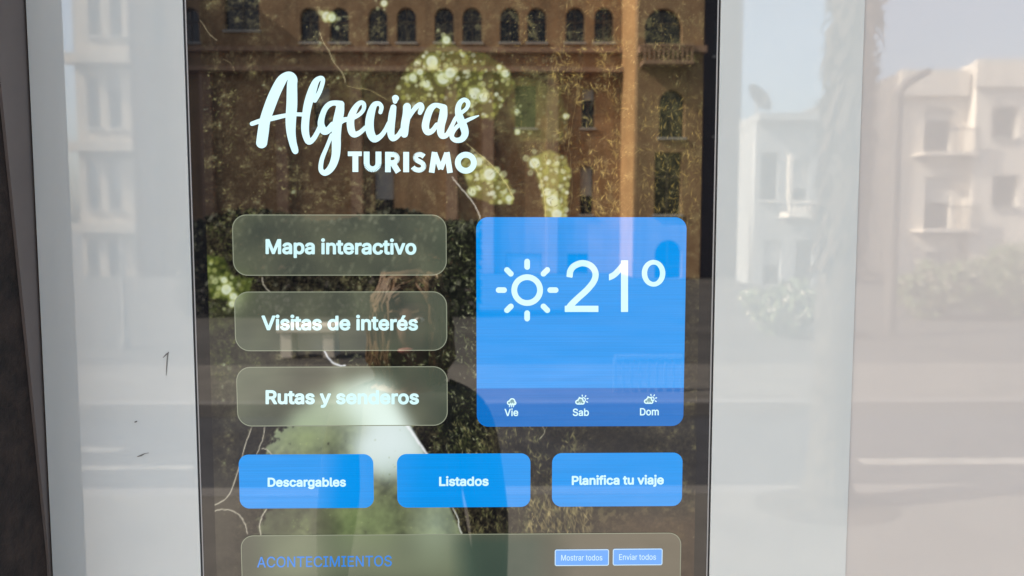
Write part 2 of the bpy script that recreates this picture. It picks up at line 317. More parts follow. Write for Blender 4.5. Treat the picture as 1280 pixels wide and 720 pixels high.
GLYPHS = {" ":[188,[]],"A":[480,[[[39,0,16,0,78,170],[140,339,201,509,226,509],[251,509,276,509,338,339],[401,170,463,0,440,0],[418,0,395,0,359,101],[323,202,287,302,281,321],[273,344,264,372,255,400],[245,435,232,478,236,478],[241,478,245,478,233,435],[222,399,213,371,204,343],[196,320,191,302,155,202],[120,101,85,0,62,0]],[[197,142,110,142,110,161],[110,180,110,199,197,199],[283,199,370,199,370,180],[370,161,370,142,283,142]]]],"C":[510,[[[293,-7,267,-7,223,-7],[184,4,150,25,116,46],[89,76,70,115,50,154],[40,201,40,254,40,308],[50,354,70,393,89,432],[116,462,150,484,184,505],[223,516,267,516,293,516],[317,512,340,504,363,497],[384,486,402,471,420,457],[436,439,448,418,460,398],[468,374,473,348,451,348],[430,348,408,348,404,366],[398,381,389,395,381,408],[370,419,357,428,345,438],[331,444,315,449,300,454],[284,456,267,456,236,456],[208,448,184,432,159,417],[139,394,125,364,111,334],[103,297,103,254,103,211],[111,175,125,145,140,115],[159,92,184,76,209,61],[236,53,267,53,284,53],[300,55,315,60,331,65],[345,71,357,81,370,90],[381,101,389,114,398,128],[404,143,408,160,430,160],[451,160,473,160,469,135],[460,111,448,91,436,70],[421,52,402,38,384,23],[363,12,341,5,318,-3]]]],"D":[502,[[[271,0,219,0,178,0],[137,0,96,0,96,19],[96,38,96,57,136,57],[175,57,215,57,256,57],[291,65,318,81,345,97],[366,119,379,149,392,179],[399,214,399,255,399,296],[392,331,379,361,366,390],[346,412,320,428,293,444],[260,452,221,452,178,452],[136,452,93,452,93,471],[93,490,93,509,137,509],[181,509,225,509,275,509],[317,499,353,478,388,458],[415,429,433,391,452,353],[462,308,462,255,462,202],[452,157,433,119,414,81],[387,51,351,31,314,10]],[[103,509,125,509,125,339],[125,170,125,0,103,0],[82,0,60,0,60,170],[60,339,60,509,82,509]]]],"E":[419,[[[165,0,60,0,60,170],[60,339,60,509,164,509],[268,509,372,509,372,490],[372,471,372,452,290,452],[207,452,125,452,125,396],[125,341,125,286,202,286],[278,286,355,286,355,267],[355,248,355,229,278,229],[202,229,125,229,125,172],[125,114,125,57,208,57],[292,57,375,57,375,38],[375,19,375,0,270,0]]]],"I":[300,[[[111,0,31,0,31,19],[31,38,31,57,60,57],[89,57,118,57,118,189],[118,320,118,452,89,452],[60,452,31,452,31,471],[31,490,31,509,111,509],[190,509,269,509,269,490],[269,471,269,452,240,452],[212,452,183,452,183,320],[183,189,183,57,212,57],[240,57,269,57,269,38],[269,19,269,0,190,0]]]],"L":[393,[[[160,0,60,0,60,170],[60,339,60,509,82,509],[103,509,125,509,125,358],[125,208,125,57,203,57],[282,57,361,57,361,38],[361,19,361,0,261,0]]]],"M":[628,[[[81,0,60,0,60,170],[60,339,60,509,91,509],[121,509,152,509,193,402],[235,294,277,187,280,180],[284,170,287,159,291,148],[295,136,299,123,303,110],[307,97,311,84,315,71],[319,59,322,49,317,49],[312,49,307,49,310,59],[314,70,318,83,322,95],[326,108,330,121,334,134],[338,147,342,158,346,170],[349,179,352,187,394,294],[435,402,476,509,507,509],[537,509,568,509,568,339],[568,170,568,0,547,0],[525,0,504,0,504,97],[504,194,504,291,504,302],[504,314,504,327,505,340],[505,354,505,369,505,383],[506,398,506,413,506,428],[507,443,507,457,509,457],[511,457,513,457,508,441],[503,426,498,409,492,393],[487,378,482,363,477,348],[472,334,467,322,463,309],[459,299,456,291,418,194],[380,97,342,0,323,0],[305,0,286,0,248,97],[209,194,170,291,167,299],[163,309,159,321,155,333],[150,346,145,361,140,376],[135,391,129,408,124,424],[118,441,112,457,114,457],[117,457,119,457,119,444],[120,431,120,416,120,401],[121,387,121,372,121,357],[121,342,122,328,122,315],[122,302,122,291,122,194],[122,97,122,0,101,0]]]],"N":[523,[[[82,0,60,0,60,170],[60,339,60,509,85,509],[111,509,136,509,205,400],[274,291,343,183,349,174],[355,164,363,151,370,138],[379,123,388,107,396,90],[405,73,414,55,411,55],[408,54,405,54,403,72],[401,90,401,108,400,126],[399,142,399,157,399,172],[399,185,399,195,399,300],[399,404,399,509,420,509],[442,509,463,509,463,339],[463,170,463,0,438,0],[412,0,387,0,325,97],[264,193,202,290,194,303],[186,316,177,331,169,345],[159,362,148,381,137,400],[123,424,108,452,111,453],[115,453,119,454,120,428],[121,405,122,384,123,362],[124,344,124,328,125,312],[125,300,125,291,125,194],[125,97,125,0,103,0]]]],"O":[533,[[[311,-7,267,-7,223,-7],[184,4,150,25,116,46],[90,76,70,115,50,154],[40,201,40,254,40,308],[50,354,70,393,90,432],[116,462,150,484,184,505],[223,516,267,516,311,516],[350,505,384,484,418,462],[444,432,464,393,483,354],[493,308,493,254,493,201],[483,154,464,115,444,76],[418,46,384,25,350,4]],[[236,53,267,53,297,53],[325,61,349,76,374,91],[394,114,408,144,423,174],[430,211,430,254,430,298],[423,335,408,365,394,395],[374,417,349,433,325,448],[297,456,267,456,236,456],[209,448,184,433,159,417],[140,394,125,364,111,334],[103,297,103,254,103,211],[111,174,125,144,140,114],[159,92,184,76,209,61]]]],"P":[445,[[[82,0,60,0,60,170],[60,339,60,509,118,509],[177,509,235,509,274,509],[307,502,332,487,358,473],[377,454,390,430,402,405],[409,378,409,348,409,317],[402,290,390,265,377,241],[358,222,332,207,307,193],[274,186,235,186,193,186],[151,186,109,186,109,205],[109,224,109,242,150,242],[191,242,233,242,259,242],[281,247,297,256,313,265],[325,278,333,294,341,310],[344,328,344,348,344,368],[341,386,333,402,325,417],[313,430,297,439,280,448],[259,452,232,452,196,452],[160,452,125,452,125,301],[125,151,125,0,103,0]]]],"R":[449,[[[82,0,60,0,60,170],[60,339,60,509,119,509],[177,509,236,509,275,509],[307,502,333,489,359,475],[378,457,390,433,403,410],[409,382,409,352,409,321],[403,295,390,271,378,248],[359,230,333,217,307,204],[275,198,236,198,189,198],[143,198,96,198,96,217],[96,236,96,255,142,255],[188,255,234,255,260,255],[281,259,298,267,314,275],[326,286,334,300,341,315],[345,332,345,352,345,372],[341,390,334,405,326,420],[314,431,298,440,281,448],[259,452,233,452,197,452],[161,452,125,452,125,301],[125,151,125,0,103,0]],[[378,0,353,0,312,76],[271,153,230,229,254,229],[279,229,303,229,344,153],[386,76,428,0,403,0]]]],"S":[447,[[[263,-9,224,-9,187,-9],[155,-3,128,9,100,21],[79,38,64,60,49,82],[40,107,38,137,60,137],[82,137,104,137,106,117],[112,101,123,88,134,75],[149,65,166,59,184,52],[203,49,224,49,247,49],[268,53,286,60,304,68],[319,78,329,92,340,105],[346,121,346,139,346,155],[341,169,332,179,323,189],[311,198,296,205,281,211],[264,217,245,222,224,228],[204,234,184,239,142,251],[109,268,86,289,63,311],[52,339,52,372,52,401],[60,426,75,448,90,469],[111,486,138,498,164,510],[194,516,227,516,261,516],[290,510,316,498,342,486],[362,469,377,449,392,428],[400,404,401,378,380,378],[358,378,337,378,335,403],[323,423,302,437,281,451],[256,459,225,459,203,459],[184,455,167,448,151,441],[138,431,129,418,120,406],[115,391,115,376,115,358],[120,344,131,334,142,323],[154,314,169,308,184,302],[199,297,212,293,230,289],[247,284,264,279,279,275],[295,270,312,264,328,257],[344,248,359,238,373,227],[385,214,395,198,404,181],[408,162,408,139,408,111],[401,86,386,64,372,41],[351,24,323,11,296,-2]]]],"T":[449,[[[85,452,32,452,32,471],[32,490,32,509,160,509],[288,509,417,509,417,490],[417,471,417,452,363,452],[310,452,257,452,257,301],[257,151,257,0,235,0],[214,0,193,0,193,151],[193,301,193,452,139,452]]]],"U":[517,[[[299,-8,259,-8,219,-8],[184,0,154,15,124,31],[101,53,85,80,68,107],[60,138,60,173,60,285],[60,397,60,509,81,509],[103,509,124,509,124,399],[124,288,124,178,124,154],[130,132,141,113,152,94],[167,79,187,68,207,57],[231,52,259,52,287,52],[311,57,331,68,351,79],[366,94,377,113,387,132],[393,154,393,178,393,288],[393,399,393,509,414,509],[436,509,457,509,457,397],[457,285,457,173,457,138],[449,107,433,80,416,53],[393,31,363,15,334,0]]]],"V":[480,[[[229,0,204,0,141,170],[79,339,16,509,39,509],[62,509,84,509,120,408],[156,307,192,206,198,189],[206,166,215,137,224,109],[235,73,248,31,243,31],[239,31,235,31,247,74],[258,110,267,138,276,166],[284,189,290,206,325,307],[360,408,395,509,417,509],[440,509,463,509,401,339],[340,170,278,0,253,0]]]],"a":[389,[[[182,-9,160,-9,136,-9],[114,-4,94,5,75,14],[59,27,48,45,36,62],[30,83,30,108,30,130],[35,147,43,161,52,175],[63,185,78,193,92,201],[108,207,125,211,143,215],[160,218,178,220,201,223],[219,225,234,227,248,228],[258,231,265,235,272,239],[276,245,276,255,276,255],[276,256,276,257,276,272],[273,286,267,297,261,308],[252,316,240,322,228,328],[213,331,196,331,178,331],[162,328,149,322,136,317],[126,309,118,301,110,292],[104,283,100,274,80,280],[61,285,41,291,50,314],[62,332,79,346,95,360],[113,369,133,375,153,381],[173,384,194,384,208,384],[223,383,239,379,255,376],[271,370,286,360,301,351],[313,338,322,320,332,303],[337,280,337,251,337,168],[337,84,337,0,317,0],[297,0,277,0,277,17],[277,35,277,52,275,52],[274,52,272,52,268,43],[261,34,252,25,243,15],[230,7,215,1,200,-5]],[[155,45,170,45,193,45],[212,50,228,59,243,68],[255,79,263,93,271,107],[276,122,276,138,276,155],[276,173,276,190,273,187],[268,184,259,182,251,180],[242,178,231,176,221,174],[210,172,200,171,190,170],[182,169,175,168,161,166],[147,163,134,159,121,154],[111,148,103,139,96,131],[92,119,92,105,92,92],[95,81,102,72,109,63],[118,57,130,52,142,48]]]],"b":[424,[[[261,-8,229,-8,206,-8],[187,-4,172,4,158,12],[146,21,138,31,129,42],[123,51,118,59,116,59],[114,59,112,59,112,39],[112,20,112,0,92,0],[72,0,53,0,53,170],[53,339,53,509,73,509],[93,509,114,509,114,446],[114,382,114,319,115,319],[117,319,118,319,123,327],[129,336,137,346,145,356],[157,365,171,373,186,381],[205,384,229,384,261,384],[289,376,313,361,337,345],[356,322,370,293,383,263],[390,229,390,189,390,149],[383,114,370,84,356,55],[337,32,313,16,289,0]],[[197,47,220,47,244,47],[263,53,279,66,295,78],[308,95,316,117,324,138],[328,162,328,189,328,216],[324,240,316,261,308,282],[296,299,280,311,264,324],[244,330,220,330,197,330],[177,324,161,312,145,300],[133,284,125,263,117,242],[113,217,113,189,113,161],[117,136,125,115,133,94],[146,77,162,65,178,53]]]],"c":[396,[[[226,-8,207,-8,173,-8],[143,0,117,16,91,33],[71,56,56,85,41,114],[34,149,34,187,34,227],[41,262,56,291,71,321],[91,343,117,360,143,376],[173,384,207,384,226,384],[243,382,260,377,276,372],[292,365,305,356,319,347],[330,335,340,322,350,309],[357,294,362,277,342,272],[322,267,303,262,300,272],[296,281,290,289,285,297],[278,305,270,311,262,317],[253,322,242,325,232,328],[220,330,207,330,182,330],[161,323,145,310,129,297],[116,280,108,258,100,237],[96,213,96,187,96,162],[100,139,108,117,116,96],[129,79,145,66,161,53],[182,46,207,46,220,46],[232,48,243,52,253,55],[263,60,271,66,279,72],[286,80,292,89,297,97],[301,107,304,117,324,112],[343,107,363,102,358,85],[351,70,341,56,332,43],[320,31,306,21,293,12],[277,4,261,-1,244,-6]]]],"d":[424,[[[219,-8,195,-8,164,-8],[136,0,111,16,87,32],[68,55,55,84,41,114],[34,149,34,189,34,229],[41,263,55,293,69,322],[88,345,112,361,136,376],[164,384,196,384,219,384],[238,381,253,373,268,365],[279,356,287,346,296,336],[302,327,306,319,308,319],[309,319,311,319,311,382],[311,446,311,509,331,509],[351,509,372,509,372,339],[372,170,372,0,352,0],[332,0,313,0,313,20],[313,39,313,59,311,59],[309,59,307,59,302,51],[295,42,287,31,278,21],[267,12,252,4,238,-4]],[[181,47,205,47,227,47],[247,53,263,65,279,77],[291,94,299,115,308,136],[312,161,312,189,312,217],[308,242,300,263,292,284],[279,300,263,312,247,324],[228,330,205,330,181,330],[161,324,145,311,129,299],[116,282,108,261,100,240],[96,216,96,189,96,162],[100,138,109,117,117,95],[129,78,145,66,161,53]]]],"e":[404,[[[238,-8,212,-8,175,-8],[143,0,117,16,90,33],[70,56,56,85,41,114],[34,148,34,187,34,226],[41,260,55,290,69,319],[89,343,115,359,141,376],[171,384,205,384,226,384],[246,381,266,374,285,367],[303,356,319,341,335,326],[348,306,357,282,366,258],[371,228,371,194,371,186],[371,178,371,169,272,169],[174,169,75,169,75,187],[75,204,75,221,163,221],[250,221,338,221,329,215],[319,208,310,202,310,227],[306,249,298,269,290,288],[278,303,263,314,247,325],[228,330,205,330,182,330],[163,325,146,313,130,302],[118,288,109,270,100,251],[96,232,96,211,96,200],[96,189,96,178,96,150],[101,126,110,106,120,87],[134,72,151,61,168,51],[189,46,212,46,228,46],[241,48,254,53,266,57],[277,64,285,73,294,82],[301,93,306,105,325,101],[345,96,365,91,359,71],[349,54,335,39,321,24],[303,13,283,4,262,-4]]]],"f":[254,[[[154,379,228,379,228,362],[228,344,228,327,154,327],[80,327,6,327,6,344],[6,362,6,379,80,379]],[[101,0,81,0,81,144],[81,288,81,432,81,453],[86,471,96,486,106,500],[119,511,135,519,152,526],[169,530,187,530,201,530],[213,529,222,527,232,525],[238,523,243,521,238,503],[233,486,227,468,224,470],[220,471,215,472,210,473],[203,474,195,474,176,474],[163,469,154,460,146,451],[142,437,142,419,142,279],[142,140,142,0,121,0]]]],"g":[425,[[[238,-151,207,-151,179,-151],[155,-147,134,-140,113,-132],[96,-123,82,-110,69,-98],[58,-84,51,-69,67,-60],[84,-50,101,-41,107,-49],[113,-57,122,-66,130,-75],[141,-82,154,-88,168,-94],[186,-97,207,-97,238,-97],[263,-90,282,-75,302,-60],[311,-37,311,-6,311,19],[311,44,311,68,310,68],[308,68,306,68,301,60],[295,51,287,41,278,32],[267,23,252,16,238,8],[219,5,195,5,164,5],[137,12,113,27,88,41],[69,62,55,90,41,118],[34,152,34,191,34,230],[41,264,55,293,69,322],[88,345,112,361,137,376],[165,384,196,384,220,384],[239,381,253,373,268,365],[280,356,288,346,297,336],[303,327,308,319,309,319],[311,319,313,319,313,339],[313,359,313,379,333,379],[353,379,372,379,372,250],[372,121,372,-9,372,-42],[365,-69,350,-90,335,-111],[316,-126,291,-136,266,-146]],[[181,59,205,59,228,59],[248,64,264,75,280,86],[292,101,300,121,308,141],[312,165,312,193,312,220],[308,243,300,264,292,284],[280,301,264,312,248,324],[228,330,205,330,181,330],[161,324,145,312,129,299],[117,283,109,262,100,242],[96,219,96,193,96,166],[100,143,109,123,117,103],[129,87,145,76,162,65]]]],"i":[167,[[[73,0,53,0,53,126],[53,253,53,379,73,379],[93,379,114,379,114,253],[114,126,114,0,93,0]],[[95,443,84,443,72,443],[62,447,54,455,45,462],[41,472,41,483,41,494],[45,504,54,512,62,520],[72,524,84,524,95,524],[106,520,114,512,122,504],[126,494,126,483,126,472],[122,462,114,455,106,447]]]],"j":[167,[[[53,243,53,379,73,379],[93,379,114,379,114,243],[114,106,114,-30,114,-53],[110,-73,102,-90,93,-107],[81,-120,65,-129,48,-138],[28,-143,4,-143,-1,-143],[-5,-143,-10,-143,-10,-124],[-10,-105,-10,-87,-6,-87],[-2,-87,2,-87,20,-87],[32,-82,40,-72,49,-62],[53,-48,53,-29,53,107]],[[95,443,83,443,72,443],[62,447,53,455,45,462],[41,472,41,483,41,494],[45,504,53,512,62,520],[72,524,83,524,95,524],[105,520,114,512,122,504],[126,494,126,483,126,472],[122,462,114,455,105,447]]]],"l":[189,[[[147,-2,139,-2,110,-2],[88,5,74,20,60,35],[53,57,53,84,53,226],[53,367,53,509,73,509],[93,509,114,509,114,372],[114,235,114,99,114,81],[116,69,120,62,125,55],[133,52,146,52,152,52],[157,52,160,53,164,53],[167,54,170,54,173,37],[177,20,181,3,175,1],[169,0,162,-1,154,-2]]]],"m":[610,[[[73,0,53,0,53,126],[53,253,53,379,72,379],[92,379,112,379,112,351],[112,323,112,295,111,295],[109,295,108,295,113,316],[121,332,132,346,144,359],[157,369,172,376,187,383],[203,386,219,386,247,386],[270,378,287,361,305,344],[316,322,321,295,318,295],[315,295,312,295,317,313],[325,329,337,343,349,357],[364,367,381,375,398,382],[416,386,437,386,459,386],[479,381,497,372,515,362],[530,348,541,328,551,309],[557,285,557,255,557,170],[557,85,557,0,536,0],[516,0,496,0,496,85],[496,169,496,254,496,281],[488,301,473,313,457,325],[439,330,419,330,402,330],[387,327,374,320,362,313],[352,303,345,290,339,278],[335,263,335,247,335,165],[335,82,335,0,315,0],[295,0,274,0,274,87],[274,173,274,260,274,281],[267,298,253,311,239,324],[221,330,199,330,185,330],[171,327,158,320,144,313],[134,303,126,289,118,276],[114,258,114,238,114,159],[114,79,114,0,93,0]]]],"n":[410,[[[114,249,114,227,114,151],[114,76,114,0,93,0],[73,0,53,0,53,126],[53,253,53,379,72,379],[92,379,112,379,112,349],[112,318,112,287,109,287],[106,287,102,287,114,322],[131,347,152,362,174,377],[199,384,227,384,253,384],[276,379,295,369,314,358],[330,342,341,321,352,299],[357,273,357,240,357,160],[357,80,357,0,337,0],[316,0,296,0,296,78],[296,157,296,235,296,265],[288,288,273,304,258,321],[237,329,210,329,192,329],[175,325,161,317,146,309],[135,298,126,283,118,267]]]],"o":[415,[[[242,-8,207,-8,173,-8],[143,0,117,16,91,33],[71,56,56,85,41,114],[34,149,34,187,34,227],[41,262,56,291,71,321],[91,343,117,360,143,376],[173,384,207,384,242,384],[273,376,299,360,325,343],[345,321,359,291,374,262],[381,227,381,187,381,149],[374,114,359,85,345,56],[325,33,299,16,273,0]],[[182,46,207,46,233,46],[254,53,270,66,287,79],[299,96,307,117,315,139],[319,162,319,187,319,213],[315,236,307,258,299,280],[287,297,270,310,254,323],[233,330,207,330,182,330],[161,323,145,310,129,297],[116,280,108,258,100,237],[96,213,96,187,96,162],[100,139,108,117,116,96],[129,79,145,66,161,53]]]],"p":[424,[[[73,-143,53,-143,53,31],[53,205,53,379,72,379],[92,379,112,379,112,359],[112,339,112,319,114,319],[116,319,118,319,123,327],[129,336,137,346,145,356],[157,365,171,373,186,381],[205,384,229,384,261,384],[289,376,313,361,337,345],[356,322,370,293,383,263],[390,229,390,189,390,149],[383,114,370,84,356,55],[337,32,313,16,289,0],[261,-8,229,-8,206,-8],[187,-4,173,4,158,12],[146,21,138,31,130,42],[123,51,118,59,117,59],[115,59,114,59,114,-8],[114,-76,114,-143,93,-143]],[[197,47,220,47,244,47],[263,53,279,66,295,78],[308,95,316,117,324,138],[328,162,328,189,328,216],[324,240,316,261,308,282],[296,299,280,311,264,324],[244,330,220,330,197,330],[177,324,161,312,145,300],[133,284,125,263,117,242],[113,217,113,189,113,161],[117,136,125,115,133,94],[146,77,162,65,178,53]]]],"r":[259,[[[73,0,53,0,53,126],[53,253,53,379,72,379],[92,379,112,379,112,360],[112,340,112,321,113,321],[114,321,115,321,122,340],[135,355,152,367,170,379],[190,385,213,385,218,385],[223,385,229,384,235,384],[240,384,243,384,243,363],[243,343,243,322,242,323],[237,323,230,324,223,325],[215,326,207,326,189,326],[173,322,159,315,145,307],[134,297,126,284,118,270],[114,255,114,237,114,158],[114,79,114,0,93,0]]]],"s":[365,[[[211,-8,182,-8,156,-8],[133,-4,112,3,92,11],[75,23,62,38,49,53],[40,72,36,94,55,98],[74,102,94,107,99,86],[109,70,124,60,139,50],[158,45,181,45,208,45],[229,51,244,62,260,74],[268,87,268,103,268,116],[263,127,254,136,245,144],[231,151,212,155,191,160],[170,165,149,170,115,178],[89,191,72,208,55,225],[47,247,47,274,47,296],[53,315,65,332,77,348],[94,361,115,370,136,380],[160,384,187,384,213,384],[235,380,254,372,272,365],[287,353,299,339,310,325],[319,309,324,290,305,286],[287,281,268,277,263,292],[255,304,243,316,230,327],[212,333,187,333,165,333],[146,327,131,317,116,306],[109,293,109,277,109,263],[114,252,124,243,134,235],[150,228,172,223,191,218],[210,214,229,209,264,201],[290,188,306,171,323,154],[331,133,331,107,331,84],[325,64,312,47,300,30],[282,16,260,6,237,-3]]]],"t":[227,[[[138,379,204,379,204,362],[204,344,204,327,138,327],[72,327,6,327,6,344],[6,362,6,379,72,379]],[[65,345,65,471,85,471],[106,471,126,471,126,347],[126,222,126,98,126,81],[129,69,136,61,143,54],[154,50,170,50,174,50],[179,50,185,51,191,52],[197,53,202,54,206,36],[209,19,213,2,207,0],[200,-2,192,-3,184,-4],[176,-4,168,-4,136,-4],[110,4,92,21,74,38],[65,62,65,93,65,219]]]],"u":[410,[[[211,-5,182,-5,157,-5],[134,0,115,11,95,21],[80,37,69,59,58,80],[53,107,53,139,53,219],[53,299,53,379,73,379],[93,379,114,379,114,301],[114,222,114,144,114,114],[121,91,137,75,152,58],[173,50,200,50,218,50],[235,54,249,62,264,70],[275,81,283,97,292,112],[296,131,296,153,296,228],[296,304,296,379,316,379],[337,379,357,379,357,253],[357,126,357,0,337,0],[318,0,298,0,298,31],[298,61,298,92,301,92],[304,92,307,92,295,57],[279,32,257,17,235,2]]]],"v":[389,[[[184,0,163,0,114,126],[66,253,17,379,40,379],[62,379,84,379,111,305],[138,230,165,155,174,132],[181,110,187,87,193,64],[199,42,206,21,198,21],[191,21,184,21,191,42],[197,64,203,87,209,110],[216,132,224,155,251,230],[278,305,305,379,327,379],[349,379,371,379,323,253],[275,126,226,0,205,0]]]],"y":[389,[[[51,-140,47,-139,52,-121],[57,-103,61,-86,65,-86],[68,-87,71,-87,83,-90],[94,-91,104,-89,114,-87],[122,-82,130,-74,138,-66],[145,-53,151,-36,155,-24],[159,-13,163,-1,114,126],[66,252,17,379,40,379],[62,379,84,379,111,305],[138,230,165,155,174,132],[181,109,187,87,193,64],[199,42,206,21,198,21],[191,21,184,21,190,42],[196,64,202,87,209,110],[216,132,224,155,251,230],[278,305,305,379,327,379],[349,379,371,379,316,234],[260,88,204,-58,196,-78],[187,-94,177,-107,166,-120],[153,-129,139,-136,125,-142],[109,-145,91,-145,81,-145],[72,-144,65,-143,57,-142]]]],"é":[404,[[[238,-8,212,-8,175,-8],[143,0,117,16,90,33],[70,56,56,85,41,114],[34,148,34,187,34,226],[41,260,55,290,69,319],[89,343,115,359,141,376],[171,384,205,384,226,384],[246,381,266,374,285,367],[303,356,319,341,335,326],[348,306,357,282,366,258],[371,228,371,194,371,186],[371,178,371,169,272,169],[174,169,75,169,75,187],[75,204,75,221,163,221],[250,221,338,221,329,215],[319,208,310,202,310,227],[306,249,298,269,290,288],[278,303,263,314,247,325],[228,330,205,330,182,330],[163,325,146,313,130,302],[118,288,109,270,100,251],[96,232,96,211,96,200],[96,189,96,178,96,150],[101,126,110,106,120,87],[134,72,151,61,168,51],[189,46,212,46,228,46],[241,48,254,53,266,57],[277,64,285,73,294,82],[301,93,306,105,325,101],[345,96,365,91,359,71],[349,54,335,39,321,24],[303,13,283,4,262,-4]],[[194,429,177,429,193,462],[209,496,225,529,247,529],[270,529,293,529,271,496],[249,462,227,429,210,429]]]]}
def glyph_loops(ch, n=7):
    loops = []
    for sp in GLYPHS[ch][1]:
        a = np.array(sp, float)
        pts = []
        for i in range(len(a)):
            p0, p1, p2, p3 = a[i, 2:4], a[i, 4:6], a[(i + 1) % len(a), 0:2], a[(i + 1) % len(a), 2:4]
            for t in np.linspace(0, 1, n, endpoint=False):
                pts.append((1 - t) ** 3 * p0 + 3 * t * (1 - t) ** 2 * p1 + 3 * t * t * (1 - t) * p2 + t ** 3 * p3)
        loops.append(np.array(pts) / 1000.0)
    return loops

CAP = max(p[3] for p in GLYPHS['I'][1][0]) / 1000.0

def text_shape(txt, left, right, base_l, base_r, cap, bold, step=0.3):
    """the words' outlines fitted between two pixels along a baseline; bold = extra half stroke in px"""
    pen, items = 0.0, []
    for ch in txt:
        if ch != ' ': items.append((ch, pen, glyph_loops(ch)))
        pen += GLYPHS[ch][0] / 1000.0
    xmin = min(l[:, 0].min() + p for c, p, ls in items for l in ls)
    xmax = max(l[:, 0].max() + p for c, p, ls in items for l in ls)
    kx = (right - left - 2 * bold) / (xmax - xmin); ky = (cap - 2 * bold) / CAP
    verts, faces = [], []
    for ch, p, ls in items:
        Ls = []
        low = min(l[:, 1].min() for l in ls)
        for l in ls:
            if ch in 'ij' and l[:, 1].min() > low + 0.3:
                l = l + np.array([0, 0.8 * bold / ky])       # the dot keeps clear of its stem
            x = left + bold + (l[:, 0] + p - xmin) * kx
            b = base_l + (base_r - base_l) * (x - left) / (right - left)
            Ls.append(np.stack([x, b - bold - l[:, 1] * ky], -1))
        allp = np.vstack(Ls)
        X, Y = grid_for(allp[:, 0].min() - bold - 1, allp[:, 0].max() + bold + 1, allp[:, 1].min() - bold - 1, allp[:, 1].max() + bold + 1, step)
        D = np.full(X.shape, 1e3); Wn = np.zeros(X.shape)
        for l in Ls:
            for a, b in zip(l, np.roll(l, -1, 0)):
                D = np.minimum(D, sd_segment(X, Y, a, b, 0, 0))
                up = (a[1] <= Y) & (b[1] > Y); dn = (a[1] > Y) & (b[1] <= Y)
                if b[1] != a[1]:
                    cr = a[0] + (Y - a[1]) * (b[0] - a[0]) / (b[1] - a[1])
                    Wn += (up & (cr > X)); Wn -= (dn & (cr > X))
        S = np.where(Wn != 0, -D, D) - bold
        v, f = outline_mesh(S, X[0, 0], Y[0, 0], step)
        o = len(verts); verts += v; faces += [[i + o for i in q] for q in f]
    return verts, faces

# ------------------------------------------------------------------ the surfaces
M = {}
M['white_panel'] = material('white_panel', (0.72, 0.765, 0.725), rough=0.012, ior=GLOSS_IOR, noise=(5.0, 0.03), smear=0.05)
M['wall_panel'] = material('wall_panel', (0.65, 0.62, 0.57), rough=0.016, ior=GLOSS_IOR, noise=(4.0, 0.03), smear=0.06)
M['casing'] = material('casing', (0.55, 0.57, 0.57), rough=0.4, noise=(4, 0.03))
M['bezel'] = material('bezel', (0.012, 0.012, 0.014), rough=0.012, ior=GLOSS_IOR)
M['seam'] = material('seam', (0.02, 0.02, 0.022), rough=0.5)
M['edge'] = material('edge', (0.42, 0.42, 0.40), rough=0.25, ior=1.6)
M['pier'] = material('pier', (0.027, 0.0165, 0.012), rough=0.8, noise=(38, 0.95), bump=0.9)
M['flashing'] = material('flashing', (0.165, 0.135, 0.118), rough=0.7, noise=(9, 0.10))
M['scuff'] = material('scuff', (0.17, 0.17, 0.16), rough=0.7)

# ------------------------------------------------------------------ the kiosk
def X_(k): return k * DIST
def Z_(k): return EYE + k * DIST
PL, PR = X_(-0.6144), X_(0.4824)         # white housing, left and right edge
SL, SR = X_(-0.4127), X_(0.2915)         # screen glass
ST, SB = Z_(0.44), Z_(-0.80)
PT = Z_(0.66)
kiosk = thing('touchscreen_kiosk', 'white glossy information kiosk with a lit portrait touchscreen and tourism menu', 'kiosk', ((PL + PR) / 2, 0, 0))

def ring(bm, x0, x1, z0, z1, w, y0, y1):
    """a rectangular frame of width w inside the given rectangle"""
    add_box(bm, x0, x0 + w, y0, y1, z0, z1)
    add_box(bm, x1 - w, x1, y0, y1, z0, z1)
    add_box(bm, x0 + w, x1 - w, y0, y1, z0, z0 + w)
    add_box(bm, x0 + w, x1 - w, y0, y1, z1 - w, z1)

bm = bmesh.new()
add_box(bm, PL, SL, 0, 0.02, 0.0, PT)
add_box(bm, SR, PR, 0, 0.02, 0.0, PT)
add_box(bm, SL, SR, 0, 0.02, 0.0, SB)
add_box(bm, SL, SR, 0, 0.02, ST, PT)
panel = mesh_obj('front_panel', bm, M['white_panel'], kiosk)
boxes('casing', [(PL + 0.006, PR - 0.006, 0.021, 0.16, 0, PT - 0.004)], M['casing'], kiosk, bevel=0.004)
g = 0.0016
bm = bmesh.new(); ring(bm, SL + 0.0003, SR - 0.0003, SB + 0.0003, ST - 0.0003, g, 0.001, 0.019)
mesh_obj('seam', bm, M['seam'], kiosk)
bm = bmesh.new(); ring(bm, SL + g + 0.0006, SR - g - 0.0006, SB + g + 0.0006, ST - g - 0.0006, 0.0013, 0.0, 0.018)
mesh_obj('glass_edge', bm, M['edge'], kiosk)
gx = g + 0.0022
BW = 0.0132
bm = bmesh.new(); ring(bm, SL + gx, SR - gx, SB + gx, ST - gx, BW, 0.0, 0.018)
mesh_obj('bezel', bm, M['bezel'], kiosk)
AL, AR, AB, AT = SL + gx + BW, SR - gx - BW, SB + gx + BW, ST - gx - BW

# ---- the screen's wallpaper: a shaded rocky grotto hung with roots, opening on to a green valley
S2 = 2.0                                 # samples per photo pixel
OX, OY, IW, IH = 236.0, -40.0, 680, 810
ih, iw = int(IH * S2), int(IW * S2)
yy, xx = np.mgrid[0:ih, 0:iw]
XX = OX + xx / S2; YY = OY + yy / S2

